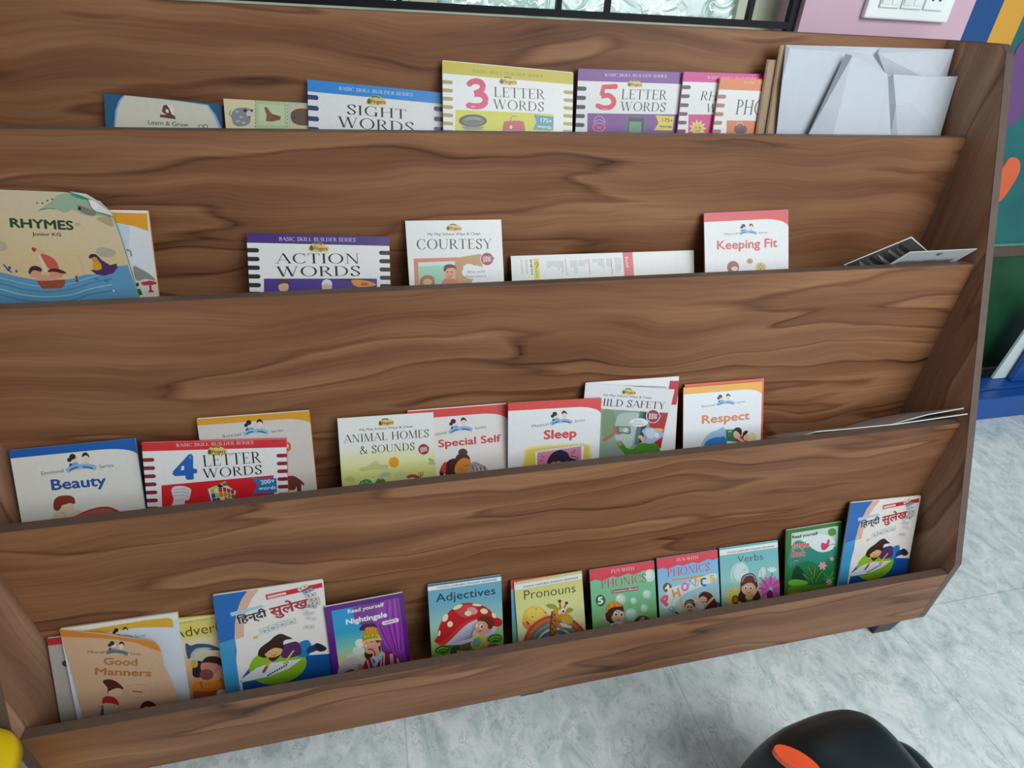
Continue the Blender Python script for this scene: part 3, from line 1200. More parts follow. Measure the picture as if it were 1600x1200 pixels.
class Flap(Book):
    """a cover that stands open from its book, hinged on the book's left edge"""

    def __init__(self, book, TR, lift, base, outline):
        self.root, self.t = book.root, 0.0005
        self.tl = book.tl + book.n * 0.0009
        p = hit(TR, book.tl + book.n * lift, book.n)
        self.u = (p - self.tl).normalized()
        e = book.e
        self.e = (e - self.u * e.dot(self.u)).normalized()
        n = self.e.cross(self.u).normalized()
        self.n = -n if n.y > 0 else n
        self.w, self.h = (p - self.tl).length, book.h
        O = self.tl + self.u * self.w / 2 + self.e * self.h
        u, e, n = self.u, self.e, self.n
        self.M = Matrix(((u.x, -e.x, n.x, O.x), (u.y, -e.y, n.y, O.y), (u.z, -e.z, n.z, O.z), (0, 0, 0, 1)))
        self.parent_M = book.M
        self.faces, self.cols, self.verts, self.layer = [], [], [], 0
        self.cr, self.subm, self.loc_mode, self.base = (0, 0, 1.0), None, False, lin(base)
        self.lp = clip_rect([self.P(q) for q in outline], -1, 0.0012, 1, 1)
        self.hull = convex_hull(clip_rect([self.P(q) for q in outline], -1, 0.0012, 1, 1))

    def finish(self, name='front_cover'):
        self.resolve()
        lp = self.lp
        n_ = len(lp)
        vs = [(x, y, -0.0005) for x, y in lp] + [(x, y, 0) for x, y in lp]
        fs = []
        for tri in tessellate_polygon([[Vector((x, y, 0)) for x, y in lp]]):
            a, b, c = (lp[i] for i in tri)
            ar = (b[0] - a[0]) * (c[1] - a[1]) - (b[1] - a[1]) * (c[0] - a[0])
            tr = list(tri) if ar > 0 else list(tri)[::-1]
            fs += [[i + n_ for i in tr], tr[::-1]]
        ccw = sum(lp[i - 1][0] * lp[i][1] - lp[i][0] * lp[i - 1][1] for i in range(n_)) > 0
        for i in range(n_):
            j = (i + 1) % n_
            f = [i, j, j + n_, i + n_]
            fs.append(f if ccw else f[::-1])
        cs = [self.base] * len(fs)
        k = len(vs)
        vs += [(x, y, z) for x, y, z in self.verts]
        fs += [[i + k for i in f] for f in self.faces]
        cs += self.cols
        o = mesh_obj(name, vs, fs, M_PRINT, self.root, cs)
        o.matrix_local = self.parent_M.inverted() @ self.M
        return o


WHITE = '#f2f2f0'
G_SKILL = 'word-building board books with comb-printed edges'
G_WISE = 'thin white picture story books with an arched colour band'
G_GRAM = 'small picture grammar books'
G_PHON = 'small phonics reading books'
G_WIPE = 'wipe and clean picture books'
G_READ = 'illustrated story readers'
G_HINDI = 'handwriting copy books'

# ================================================================= top pocket
b = Book('book', 'blue and cream booklet printed Learn & Grow, leftmost on the top shelf', 0, (162, 146), (346, 163), thick=.003, base='#1c5f86')
b.crop(150, 80, 2.909)
b.poly([(130, 195), (200, 205), (400, 228), (510, 243), (545, 290), (572, 352), (560, 500), (70, 500), (82, 340), (88, 270), (105, 222)], '#8fb4d8', 0)
b.poly([(136, 199), (200, 208), (400, 231), (503, 246), (536, 292), (560, 352), (548, 500), (80, 500), (90, 340), (96, 270), (112, 226)], '#dedacb', 0)
b.poly([(310, 250), (335, 245), (352, 262), (350, 285), (325, 290), (305, 275)], '#f3efe4', 4)
b.poly([(306, 246), (322, 244), (334, 262), (345, 288), (360, 296), (362, 310), (330, 305), (292, 300), (290, 288), (320, 290), (300, 275)], '#6d3730', 0)
b.poly([(316, 262), (328, 266), (332, 280), (318, 280)], '#efe6d8')
b.text('Learn & Grow', (238, 332), (420, 344), 20, '#5a6254', bold=.015)
b.ring(476, 342, 10, 8, 3, '#6d5a4a')
b.ring(498, 342, 9, 8, 3, '#6d5a4a')
b.build(back='#1c5f86')

b = strip_ = Book('picture_card_strip', 'strip of animal picture cards in cream and green squares beside the Sight Words book', 0, (349, 154), (496, 162), thick=.0016, base='#e8dcb4', off=.017, cat='picture card', room=.014)
b.crop(150, 80, 2.909)
b.poly([(724, 222), (866, 228), (870, 420), (726, 420)], '#b9cf9a')
b.poly([(738, 240), (855, 245), (858, 340), (740, 335)], '#cbdcae')
b.poly([(872, 228), (1020, 236), (1020, 420), (874, 420)], '#b4cfc0')
b.poly([(885, 245), (1015, 250), (1015, 420), (885, 420)], '#e3c8a0')
b.poly([(616, 282), (635, 262), (670, 256), (700, 262), (712, 280), (704, 300), (696, 330), (660, 342), (628, 335), (618, 310)], '#8d9196', 4)
b.ell(700, 284, 17, 15, '#d9d6cc')
b.ell(678, 270, 8, 7, '#24201f')
b.ell(708, 270, 6, 6, '#24201f')
b.ell(697, 300, 6, 5, '#8a5a58')
b.line([(618, 300), (606, 285), (612, 268)], 4, '#7d7a78', 4)
for p in ((640, 275), (660, 300), (645, 318), (672, 325)):
    b.ell(p[0], p[1], 9, 6, '#b9bcbf')
b.poly([(764, 256), (776, 254), (800, 285), (840, 296), (838, 312), (800, 320), (772, 318), (776, 290)], '#8a5538', 0)
b.line([(776, 262), (794, 290), (782, 314)], 4, '#a97850')
b.line([(800, 290), (832, 304)], 4, '#6a3c24')
b.poly([(884, 290), (900, 268), (935, 260), (965, 266), (985, 290), (980, 330), (940, 338), (896, 325)], '#6f5142', 4)
b.ell(902, 300, 4, 4, '#1d1512')
for x in (724, 870):
    for i in range(8):
        b.line([(x, 226 + i * 16), (x, 234 + i * 16)], 2.4, '#3f4a3c')
b.build(pages=False)


def skill(label, pocket, TL, TR, band, comb, off, thick=.007, width=None, right=True, left=True, on=None, room=0.0, gap=.0012, **kw):
    b = Book('book', label, pocket, TL, TR, thick=thick, off=off, width=width, group=G_SKILL, base=WHITE, on=on, room=room, gap=gap)
    b.local()
    b.poly([(0, 0), (1, 0), (1, kw.get('bandh', .083)), (0, kw.get('bandh', .083))], band)
    comb_edges(b, comb, left, right, **{k: v for k, v in kw.items() if k in ('v0', 'n', 'pitch', 'hgt', 'ln')})
    return b


# Sight Words
b = skill('blue-topped Sight Words board book in the top pocket', 0, (480, 124), (693, 145), '#1f8fe0', '#183f7c', .016, on=strip_, n=6, v0=.105, pitch=.075, hgt=.034)
b.crop(150, 80, 2.909)
b.text('BASIC SKILL BUILDER SERIES', (1104, 176), (1440, 206), 15, '#eaf2fa', 'serif')
fingers_logo(b, 1274, 226, 92, 3)
b.text('SIGHT', (1140, 286), (1412, 309), 44, '#17191c', 'serif')
b.text('WORDS', (1100, 344), (1446, 372), 48, '#17191c', 'serif')
b.local()
b.poly([(.13, .36), (.88, .36), (.88, 1), (.13, 1)], '#1f8fe0')
b.build(back='#1f8fe0')

# 3 Letter Words
b = skill('yellow-topped 3 Letter Words board book with a big pink 3', 0, (691, 95), (896, 114), '#cdbc22', '#a89f3a', .012, n=7, v0=.128, pitch=.0565, hgt=.025)
b.crop(690, 90, 7.619)
b.text('BASIC SKILL BUILDER SERIES', (372, 176), (1205, 240), 34, '#7d6a14', 'serif')
fingers_logo(b, 792, 280, 220, 4)
b.sub()
b.line([(320, 330), (350, 295), (410, 280), (470, 300), (490, 345), (465, 395), (390, 430)], 70, '#e0306c', 5)
b.line([(390, 430), (480, 440), (525, 500), (490, 565), (400, 580), (310, 565)], 74, '#e0306c', 5)
b.ell(330, 312, 30, 34, '#e0306c')
b.ell(318, 566, 30, 26, '#e0306c')
b.line([(545, 450), (560, 490), (550, 530)], 8, '#f7c9d8', 3)
b.ell(375, 585, 30, 8, '#f6b8cc')
b.text('LETTER', (622, 466), (1228, 498), 118, '#16181b', 'serif')
b.text('WORDS', (614, 608), (1222, 644), 112, '#16181b', 'serif')
b.poly([(165, 622), (1120, 660), (1335, 675), (1320, 1500), (150, 1500)], '#d6d60a')
b.ell(372, 752, 168, 76, '#33302e')
b.ell(376, 752, 132, 56, '#6a6762')
b.ell(372, 738, 96, 34, '#8d8a85')
b.ell(376, 764, 86, 26, '#5b5853')
b.poly([(235, 820), (510, 820), (480, 860), (280, 860)], '#8a8a86')
b.poly([(735, 790), (765, 758), (850, 752), (950, 756), (985, 800), (985, 1000), (735, 1000)], '#c43038', 3)
b.line([(822, 752), (830, 715), (860, 695), (895, 705)], 10, '#7a7a5a', 4)
b.line([(740, 845), (985, 850)], 7, '#8f1a26')
b.ell(826, 828, 18, 22, '#e7d8b8')
b.poly([(1095, 678), (1335, 705), (1325, 860), (1290, 870), (1082, 860), (1130, 765)], '#2b93a8')
b.text('175+', (1180, 766), (1310, 782), 50, '#eaf5f2', bold=.02)
b.text('words', (1140, 832), (1305, 852), 40, '#eaf5f2', bold=.02)
b.build(page_over=.0025, back='#cdbc22')

# 5 Letter Words
b5 = b = skill('purple-topped 5 Letter Words board book with a big red 5', 0, (904, 107), (1066, 113), '#7c3f98', '#262335', .012, room=.062, width=.234, n=7, v0=.125, pitch=.066, hgt=.030, bandh=.085)
b.crop(895, 95, 4.638)
b.text('BASIC SKILL BUILDER SERIES', (232, 112), (680, 122), 21, '#efe6f2', 'serif')
fingers_logo(b, 450, 168, 112, 3)
b.line([(315, 186), (222, 190), (212, 252)], 38, '#e33a4a')
b.line([(206, 258), (262, 252), (298, 290), (278, 332), (222, 340), (180, 326)], 36, '#e33a4a', 5)
b.ell(312, 186, 14, 19, '#e33a4a')
b.ell(180, 326, 16, 18, '#e33a4a')
b.line([(210, 348), (250, 350)], 5, '#f2a0a4')
b.text('LETTER', (350, 278), (678, 283), 72, '#17191c', 'serif')
b.text('WORDS', (343, 362), (672, 369), 66, '#17191c', 'serif')
b.poly([(106, 380), (840, 390), (840, 900), (100, 900)], '#7a3796')
b.line([(155, 440), (165, 410), (185, 400), (215, 410), (232, 445)], 6, '#d48fc8', 4)
b.line([(150, 450), (190, 425), (238, 452)], 6, '#d48fc8', 3)
b.poly([(146, 470), (190, 455), (236, 470), (238, 520), (146, 520)], '#a02c74', 3)
b.ring(190, 480, 44, 30, 5, '#d48fc8')
b.ell(190, 486, 16, 8, '#d86a9c')
b.poly([(385, 402), (535, 408), (520, 520), (375, 520)], '#6a5a72')
b.poly([(402, 412), (520, 416), (508, 520), (395, 520)], '#2a2030')
b.poly([(410, 440), (496, 443), (496, 520), (404, 520)], '#5f9a72')
b.poly([(600, 395), (735, 402), (720, 505), (588, 502), (622, 452)], '#e9d338')
b.text('175+', (648, 440), (722, 446), 26, '#3a3413', bold=.02)
b.text('words', (625, 482), (715, 488), 22, '#3a3413', bold=.02)
b.build(back='#7c3f98')

# Rhyming words
brh = b = skill('magenta-topped board book whose title starts RH, half hidden behind the orange one', 0, (1069, 112), (1196, 116), '#d81f8e', '#5d2f4d', .021, on=b5, width=.234, n=6, v0=.098, pitch=.066, hgt=.028, bandh=.072)
b.crop(895, 95, 4.638)
b.text('BASIC SKILL BUILDER SERIES', (975, 130), (1420, 144), 20, '#f4d8ea', 'serif')
b.text('RHYMING', (920, 286), (1330, 296), 66, '#17191c', 'serif', shear=.1)
b.text('WORDS', (960, 372), (1260, 380), 62, '#17191c', 'serif', shear=.1)
b.poly([(838, 388), (1600, 396), (1600, 900), (830, 900)], '#d8187f')
pts = []
for i in range(22):
    r = 66 if i % 2 == 0 else 40
    t = i * math.pi / 11
    pts.append((905 + r * math.cos(t), 490 + r * math.sin(t)))
b.poly(pts, '#f0d878')
b.ell(905, 490, 36, 36, '#e9c45c')
b.ell(893, 484, 5, 6, '#5a3a1c')
b.ell(920, 484, 5, 6, '#5a3a1c')
b.line([(890, 502), (905, 510), (922, 500)], 4, '#8a4a20', 3)
b.build(back='#d81f8e')

# Phonics board book
bph = b = skill('orange-topped Phonics board book beside the tall brown envelopes', 0, (1126, 121), (1196, 124), '#e8823c', '#b0705a', .030, on=brh, width=.234, n=6, v0=.125, pitch=.066, hgt=.030, bandh=.088)
b.crop(895, 95, 4.638)
b.text('BASIC SKILL BUILDER SERIES', (1240, 168), (1690, 178), 20, '#f7c9a4', 'serif')
b.text('PHONICS', (1176, 388), (1600, 398), 106, '#1b1d20', 'serif')
b.poly([(1115, 432), (1800, 440), (1800, 900), (1105, 900)], '#e0762c')
b.ell(1215, 496, 48, 36, '#5a1f28')
b.ell(1205, 476, 20, 12, '#8a3a3e')
b.line([(1185, 470), (1195, 440), (1212, 452), (1222, 440), (1238, 470)], 6, '#e0c08a')
b.build(back='#e8823c')

# envelopes and paper sheets -----------------------------------------------


def paper(name, label, TL, TR, on, gap, verts, faces, mat, thick=.0016, cat='envelope', bottom=None, extra=None):
    """folded paper with facets: verts are (x, y, lift) read on the leaning plane"""
    b = Book(name, label, 0, TL, TR, thick=thick, on=on, gap=gap, cat=cat, group='white paper bags')
    vs = []
    for x, y, d in verts:
        p = hit((x, y), b.tl + b.n * d, b.n) - b.tl
        vs.append(Vector((p.dot(b.u) - b.w / 2, b.h - p.dot(b.e), d)))
    n_ = len(vs)
    lows = bottom or []
    base = {}
    for i in lows:      # carry the lower edge down to the pocket floor
        base[i] = len(vs)
        dr = (vs[i] - vs[lows[i]]) if isinstance(lows, dict) else Vector((0, -1, 0))
        k = vs[i].y / -dr.y if dr.y < -1e-6 else 0
        q = vs[i] + dr * k
        vs.append(Vector((q.x, 0.0004, vs[i].z * 0.3)))
    fs = [list(f) for f in faces]
    if isinstance(lows, dict):
        ks = sorted(lows, key=lambda i: vs[i].x)
        for a, c in zip(ks, ks[1:]):
            fs.append([a, base[a], base[c], c])
    out = []
    for f in fs:
        a, b2, c = vs[f[0]], vs[f[1]], vs[f[2]]
        out.append(f if (b2 - a).cross(c - a).z > 0 else f[::-1])
    # a closed thin sheet: a copy of every face behind it plus the rim
    m = len(vs)
    vs2 = vs + [v - Vector((0, 0, thick)) for v in vs]
    fs2 = out + [[i + m for i in f[::-1]] for f in out]
    cnt = {}
    for f in out:
        for i in range(len(f)):
            e = (f[i], f[(i + 1) % len(f)])
            cnt[e] = 1
    for (i, j) in list(cnt):
        if (j, i) not in cnt:
            fs2.append([j, i, i + m, j + m])
    o = mesh_obj('folded_sheet', vs2, fs2, mat, b.root)
    return b, o


for (lab, TL, TR, off) in (
        ('brown kraft envelope standing outermost, against the orange Phonics board book', (1199, 93), (1420, 100), .046),
        ('brown kraft envelope directly behind the white paper bags', (1219, 70), (1470, 78), .040)):
    bph = b = Book('envelope', lab, 0, TL, TR, thick=.004, off=off, cat='envelope', on=bph, group='brown kraft envelopes')
    w, h = b.w, b.h
    o = MB().box((-w / 2, 0, -.004), (w / 2, h, 0)).build('envelope_body', M_KRAFT, b.root, .001)
    MB().box((-w / 2 + .002, 0.001, .0001), (-w / 2 + .012, h - .001, .0012)).build('glued_flap', M_KRAFT, b.root, .0004)

bag1, _ = paper('paper_bag', 'taller white paper bag at the right end of the top shelf, behind the smaller bag',
      (1228, 70), (1491, 77), bph, .0022,
      [(1228, 70, 0), (1300, 72, .002), (1375, 74, .001), (1491, 77, 0), (1472, 148, .001), (1452, 116, .016), (1462, 130, .016),
       (1372, 84, .012), (1384, 116, .004), (1234, 76, .006), (1222, 128, .008), (1213, 211, .002), (1290, 211, .001), (1380, 212, .004), (1450, 213, .001), (1366, 88, .003), (1300, 80, .010)],
      [[0, 9, 16, 1], [1, 16, 15, 2], [2, 7, 3], [2, 15, 7], [7, 5, 3], [3, 5, 6, 4], [7, 8, 6, 5], [15, 8, 7], [9, 10, 16], [10, 12, 16], [10, 11, 12], [16, 12, 8], [16, 8, 15], [12, 13, 8],
       [8, 13, 6], [6, 13, 14], [6, 14, 4], [0, 10, 9]],
      M_PAPER, cat='paper bag', bottom={11: 10, 12: 16, 13: 8, 14: 3})
paper('paper_bag', 'smaller white paper bag with a pointed folded corner, in front of the taller bag',
      (1322, 85), (1500, 118), bag1, .015,
      [(1322, 84, 0), (1332, 87, .014), (1386, 115, .010), (1388, 121, .001), (1396, 116, .010), (1497, 119, .001), (1487, 150, .001), (1452, 120, .010),
       (1424, 160, .018), (1469, 212, .004), (1392, 211, .004), (1402, 211, .009), (1370, 211, .011), (1302, 211, .018), (1264, 209, 0), (1389, 160, .004), (1400, 165, .014)],
      [[0, 1, 13, 14], [1, 2, 12, 13], [2, 15, 10, 12], [2, 3, 15], [3, 4, 16, 15], [15, 16, 11, 10], [4, 7, 8, 16], [7, 5, 6], [7, 6, 8], [8, 6, 9], [16, 8, 11], [8, 9, 11]],
      M_PAPER, cat='paper bag', bottom={14: 0, 13: 1, 12: 2, 10: 15, 11: 16, 9: 6})

# ================================================================= second pocket
b = Book('book', 'white picture book with an orange arch and red figures, behind the Rhymes book', 1, (60, 326), (231, 329), thick=.005, base='#e4e6ea', off=.009, room=.012)
bo = b
b.crop(0, 280, 5.714)
b.poly([(340, 270), (1305, 272), (1312, 300), (1325, 465), (1200, 420), (1035, 390), (700, 380), (340, 380)], '#e9a21c', 0)
b.poly([(340, 265), (1303, 268), (1313, 305), (1000, 296), (340, 290)], '#f6f4ee')
b.poly([(300, 390), (700, 385), (1035, 392), (1160, 420), (1150, 640), (1100, 700), (300, 760)], '#cdd9ea', 0)
b.poly([(1180, 790), (1260, 800), (1360, 860), (1440, 960), (1440, 1200), (1180, 1200)], '#dcd4c8', 3)
b.poly([(1190, 780), (1250, 800), (1330, 845), (1390, 905), (1300, 890), (1220, 905)], '#8e8e8a', 3)
b.poly([(1262, 915), (1300, 915), (1330, 905), (1370, 910), (1396, 920), (1396, 938), (1352, 945), (1354, 985), (1380, 1010), (1322, 1012), (1336, 985), (1330, 945), (1290, 950), (1262, 940)], '#b8283c')
b.ell(1228, 940, 14, 18, '#1f4a30')
b.poly([(1225, 985), (1250, 975), (1275, 1030), (1230, 1040)], '#1f5c34')
b.line([(1130, 630), (1165, 645), (1172, 690)], 16, '#8d8f8c', 3)
b.build(page_over=.001, back='#e9a21c')

b = Book('book', 'large cream Rhymes book with boats on blue waves, leftmost on the second shelf', 1, (-60, 294), (205, 304), thick=.005, base='#dcc9a4', on=bo, gap=.002)
b.crop(0, 280, 5.714)
lp = [(-60, 294), (60, 297), (100, 299), (128, 303), (150, 313), (166, 325), (176, 339), (185, 363), (198, 403), (216, 463), (228, 503)]
ol = [b.P(((x - 0) * 5.714, (y - 280) * 5.714)) for x, y in lp]
ol = [(max(-b.w / 2, x), min(max(y, 0), b.h)) for x, y in ol]
last = ol[-1]
if last[1] > 0.001:
    pv = ol[-2]
    k = last[1] / (pv[1] - last[1])
    ol.append((last[0] + (last[0] - pv[0]) * k, 0.0))
ol.append((-b.w / 2, 0.0))
b.hull = convex_hull(ol)
b.strip([(0, '#d9c9a8'), (.3, '#e0c8a0'), (.45, '#e3c796')])
b.poly([(330, 290), (380, 250), (460, 195), (520, 140), (640, 120), (780, 170), (900, 250), (960, 320), (760, 320), (690, 290), (640, 275), (580, 300), (500, 270), (430, 265)], '#9fb79a', 3)
b.poly([(620, 130), (700, 140), (790, 185), (700, 172), (650, 150)], '#3f9b7a', 3)
for p in ((332, 212), (380, 215), (424, 192), (466, 178)):
    b.ell(p[0], p[1], 9, 8, '#3a4a3c', n=8)
b.poly([(690, 230), (760, 250), (860, 300), (820, 330), (720, 290)], '#857f70', 3)
b.ell(710, 262, 16, 16, '#23241f', n=10)
b.line([(360, 272), (430, 262), (495, 266)], 6, '#5f6f5a', 3)
b.poly([(860, 350), (930, 330), (990, 330), (1015, 420), (960, 410), (900, 380)], '#b8a684', 3)
b.text('RHYMES', (98, 428), (655, 452), 82, '#1d4a22', bold=.045)
b.text('Junior KG', (290, 502), (546, 508), 30, '#4f3a20', bold=.03)
b.ell(695, 405, 26, 18, '#cdb08a')
b.poly([(855, 650), (900, 605), (1030, 640), (1010, 690), (900, 690)], '#b6b09a', 3)
b.poly([(-340, 560), (0, 545), (62, 600), (20, 640), (-340, 640)], '#c4b594', 3)
b.poly([(-400, 800), (-150, 780), (0, 830), (160, 870), (330, 900), (480, 905), (640, 890), (760, 850), (880, 850), (1020, 780), (1140, 765), (1240, 1045), (1280, 1600), (-400, 1600)], '#5f9ec4', 0)
for i, dy in enumerate((0, 50, 100, 150)):
    b.line([(-300, 820 + dy), (0, 880 + dy), (200, 930 + dy), (420, 960 + dy * .9), (640, 930 + dy), (800, 880 + dy), (1000, 830 + dy * 1.1)], 8, ('#8dc4de', '#3f78a8', '#a9d6e6', '#3f78a8')[i], 5)
b.ell(1015, 995, 10, 9, '#d7ecf0', n=8)
b.poly([(20, 752), (45, 765), (75, 800), (120, 840), (70, 820)], '#1f4fa0', 0)
b.poly([(70, 780), (92, 775), (100, 800), (84, 812)], '#1f4fa0')
b.poly([(135, 812), (155, 805), (158, 830), (142, 838)], '#2a5fb0')
b.poly([(326, 905), (585, 895), (578, 945), (548, 975), (380, 978), (350, 945)], '#a4472c')
b.ell(318, 838, 55, 48, '#e0a47c')
b.poly([(256, 820), (280, 780), (330, 775), (372, 800), (366, 825), (320, 815), (290, 818), (265, 850)], '#3a1f18', 3)
b.poly([(335, 870), (420, 850), (490, 880), (490, 902), (330, 905)], '#d9a88a', 3)
b.line([(350, 675), (412, 830)], 13, '#efe4cc')
b.poly([(362, 668), (440, 685), (500, 730), (526, 790), (520, 805), (440, 800), (410, 760)], '#d65a4c', 3)
b.poly([(280, 618), (300, 608), (325, 622), (320, 640), (300, 650)], '#c8303a', 3)
b.poly([(330, 620), (412, 658), (404, 664), (326, 640)], '#d7b69a')
b.ell(505, 850, 62, 36, '#e6967a')
b.poly([(425, 825), (450, 802), (500, 798), (560, 815), (594, 840), (560, 842), (480, 825), (440, 830)], '#3a1f18', 3)
b.poly([(795, 690), (810, 670), (850, 668), (880, 690), (905, 720), (985, 768), (1040, 752), (1050, 790), (1010, 840), (930, 862), (860, 850), (808, 812), (900, 800), (905, 760), (870, 720), (820, 705)], '#4f2460', 0)
b.poly([(830, 740), (870, 720), (905, 770), (900, 806), (836, 808)], '#d9a818', 3)
b.ell(845, 716, 25, 24, '#d88a50')
b.poly([(792, 692), (815, 668), (858, 672), (878, 700), (830, 692), (806, 710)], '#3a1c20', 3)
b.line([(692, 668), (790, 745), (835, 800)], 5, '#d9c9a8')
b.line([(690, 680), (740, 770), (745, 840)], 3, '#c9b896')
b.poly([(672, 866), (690, 858), (694, 905), (684, 915)], '#7a3a34')
b.ell(688, 910, 14, 9, '#1f3a6a', n=8)
b.line([(840, 885), (865, 888), (880, 900)], 10, '#2a6aa8')
b.line([(930, 912), (950, 904), (970, 914)], 10, '#2a6aa8')
b.build(outline=ol, back='#3f9b7a')
# two dog-eared leaves curling over the worn top corner
for k, (c0, q) in enumerate((('#cfe0d2', [(108, 299), (135, 303), (160, 318), (178, 338), (172, 333), (158, 328), (146, 316), (130, 306)]),
                             ('#f4f2ea', [(138, 312), (156, 314), (172, 330), (176, 337), (166, 334), (150, 330), (143, 324)]))):
    pts = []
    for i, (x, y) in enumerate(q):
        d = .0022 + .0016 * k + (.005 if i in (2, 3) else 0)
        p = hit((x, y), b.tl + b.n * d, b.n) - b.tl
        pts.append((p.dot(b.u) - b.w / 2, b.h - p.dot(b.e), d))
    n_ = len(pts)
    fs = [[i for i in range(n_)]] + [[i + n_ for i in range(n_)][::-1]] + [[i, (i + 1) % n_, (i + 1) % n_ + n_, i + n_] for i in range(n_)]
    mesh_obj('curled_leaf', pts + [(x, y, z - .0006) for x, y, z in pts], fs, M_PRINT, b.root, [lin(c0)] * len(fs))

# Action Words
b = skill('purple-topped Action Words board book on the second shelf', 1, (385, 364), (608, 370), '#43247f', '#1b1720', .012, n=7, v0=.105, pitch=.062, hgt=.031, bandh=.068, ln=.078)
b.crop(370, 330, 3.721)
b.text('BASIC SKILL BUILDER SERIES', (246, 172), (692, 178), 22, '#e9e2f2', 'serif')
fingers_logo(b, 476, 212, 118, 3)
b.text('ACTION', (228, 304), (718, 304), 58, '#16181c', 'serif')
b.text('WORDS', (232, 380), (722, 376), 58, '#16181c', 'serif')
b.poly([(158, 392), (815, 392), (815, 900), (158, 900)], '#4a2b93')
b.poly([(600, 392), (785, 394), (785, 404), (600, 402)], '#241548')
b.ell(272, 440, 30, 32, '#e3b79a')
b.poly([(240, 428), (250, 402), (280, 395), (305, 410), (306, 432), (290, 420), (258, 422)], '#5a3024', 3)
b.ell(524, 440, 30, 30, '#e3c3b0')
b.poly([(494, 430), (502, 404), (525, 396), (550, 408), (552, 432), (525, 422)], '#e9eef2', 3)
b.poly([(665, 402), (725, 400), (785, 412), (806, 432), (700, 440)], '#ef9a1e', 3)
b.ell(742, 424, 22, 10, '#b8641a')
b.build(back='#43247f')

# Courtesy
b = Book('book', 'white Courtesy wipe and clean book, middle of the second shelf', 1, (633, 345), (783, 343), thick=.003, off=.008, group=G_WIPE, base='#f3f4f3')
b.crop(370, 330, 3.721)
fingers_logo(b, 1262, 96, 92, 2)
b.text('My Play School Wipe & Clean', (1110, 142), (1416, 138), 17, '#3e4348', bold=.01)
b.text('COURTESY', (1044, 222), (1484, 218), 58, '#16181c', 'serif')
b.poly([(1028, 276), (1280, 268), (1290, 600), (1040, 600)], '#e08a62')
b.poly([(1054, 298), (1268, 290), (1272, 600), (1062, 600)], '#a9d9be')
b.poly([(1054, 298), (1268, 290), (1269, 312), (1055, 322)], '#d8efe2')
b.poly([(1280, 270), (1420, 248), (1432, 345), (1395, 345), (1290, 600), (1284, 420)], '#c99a5c')
b.ell(1238, 352, 32, 42, '#e9a67e')
b.poly([(1202, 345), (1208, 318), (1235, 308), (1270, 318), (1276, 342), (1262, 330), (1225, 332), (1212, 350)], '#4a2418', 3)
b.poly([(1205, 395), (1245, 388), (1285, 410), (1290, 440), (1195, 440)], '#d87a5a', 3)
for x in (1226, 1250):
    b.ell(x, 354, 4, 5, '#2a1a18', n=8)
b.line([(1228, 376), (1242, 380), (1254, 374)], 3, '#8f3a2c', 3)
b.poly([(1065, 402), (1080, 380), (1115, 372), (1145, 385), (1150, 412), (1148, 440), (1068, 440)], '#a8744a', 3)
b.ell(1110, 412, 26, 20, '#e6ae88')
speech(b, 1380, 355, 72, 40)
speech(b, 1350, 330, 34, 24)
b.text('Wow, uncle!', (1340, 360), (1442, 356), 14, '#4a4a50')
b.text('Please come in', (1330, 386), (1450, 382), 13, '#4a4a50')
badge(b, 1455, 278, 36)
b.build(page_over=.0006, back='#e9e9e6')

# open book lying on its side: back cover, red spine, blank front
b = Book('book', 'long white booklet lying sideways with a red spine band reading Food', 1, (798, 400), (1084, 391), thick=.002, off=.010, base='#eff1ee')
b.crop(795, 380, 5.333)
b.strip([(0, '#eff1ee'), (1, '#eff1ee')])
b.poly([(1030, 66), (1380, 58), (1390, 500), (1050, 500)], '#f3f4f1')
b.poly([(946, 57), (1028, 52), (1062, 500), (980, 500)], '#e5525a')
b.text('Food', (966, 118), (980, 202), 26, '#f7e9ea', bold=.02)
b.poly([(205, 128), (250, 126), (268, 500), (222, 500)], '#e2d81c')
b.line([(220, 180), (232, 150), (246, 178), (228, 200)], 9, '#5c5a10')
b.text('SHETH', (175, 136), (186, 262), 17, '#1e1f20', bold=.05)
b.text('Senses', (222, 205), (232, 282), 14, '#5c5a10', bold=.02)
rnd = random.Random(4)
for x, n_, y0, ln in ((100, 2, 138, 140), (140, 2, 140, 130), (320, 3, 150, 55), (352, 6, 150, 42), (408, 4, 148, 70), (440, 2, 148, 110), (512, 3, 145, 60), (545, 3, 145, 95), (585, 5, 142, 50), (640, 2, 140, 28), (700, 4, 134, 28), (745, 3, 130, 60), (775, 2, 130, 85), (815, 4, 128, 75), (885, 5, 122, 125)):
    for i in range(n_):
        xx = x + i * 11
        k = ln * (.75 + .3 * rnd.random())
        y = y0
        while y < y0 + k:
            s_ = 6 + 9 * rnd.random()
            b.line([(xx + (y - y0) * .06, y), (xx + (y + s_ - y0) * .06, y + s_)], 4.2, '#8d9294')
            y += s_ + 4
for x in (470, 665, 850):
    b.line([(x, 130), (x + 14, 265)], 6, '#c98a90')
b.build(page_over=0, back='#f0f0ee')

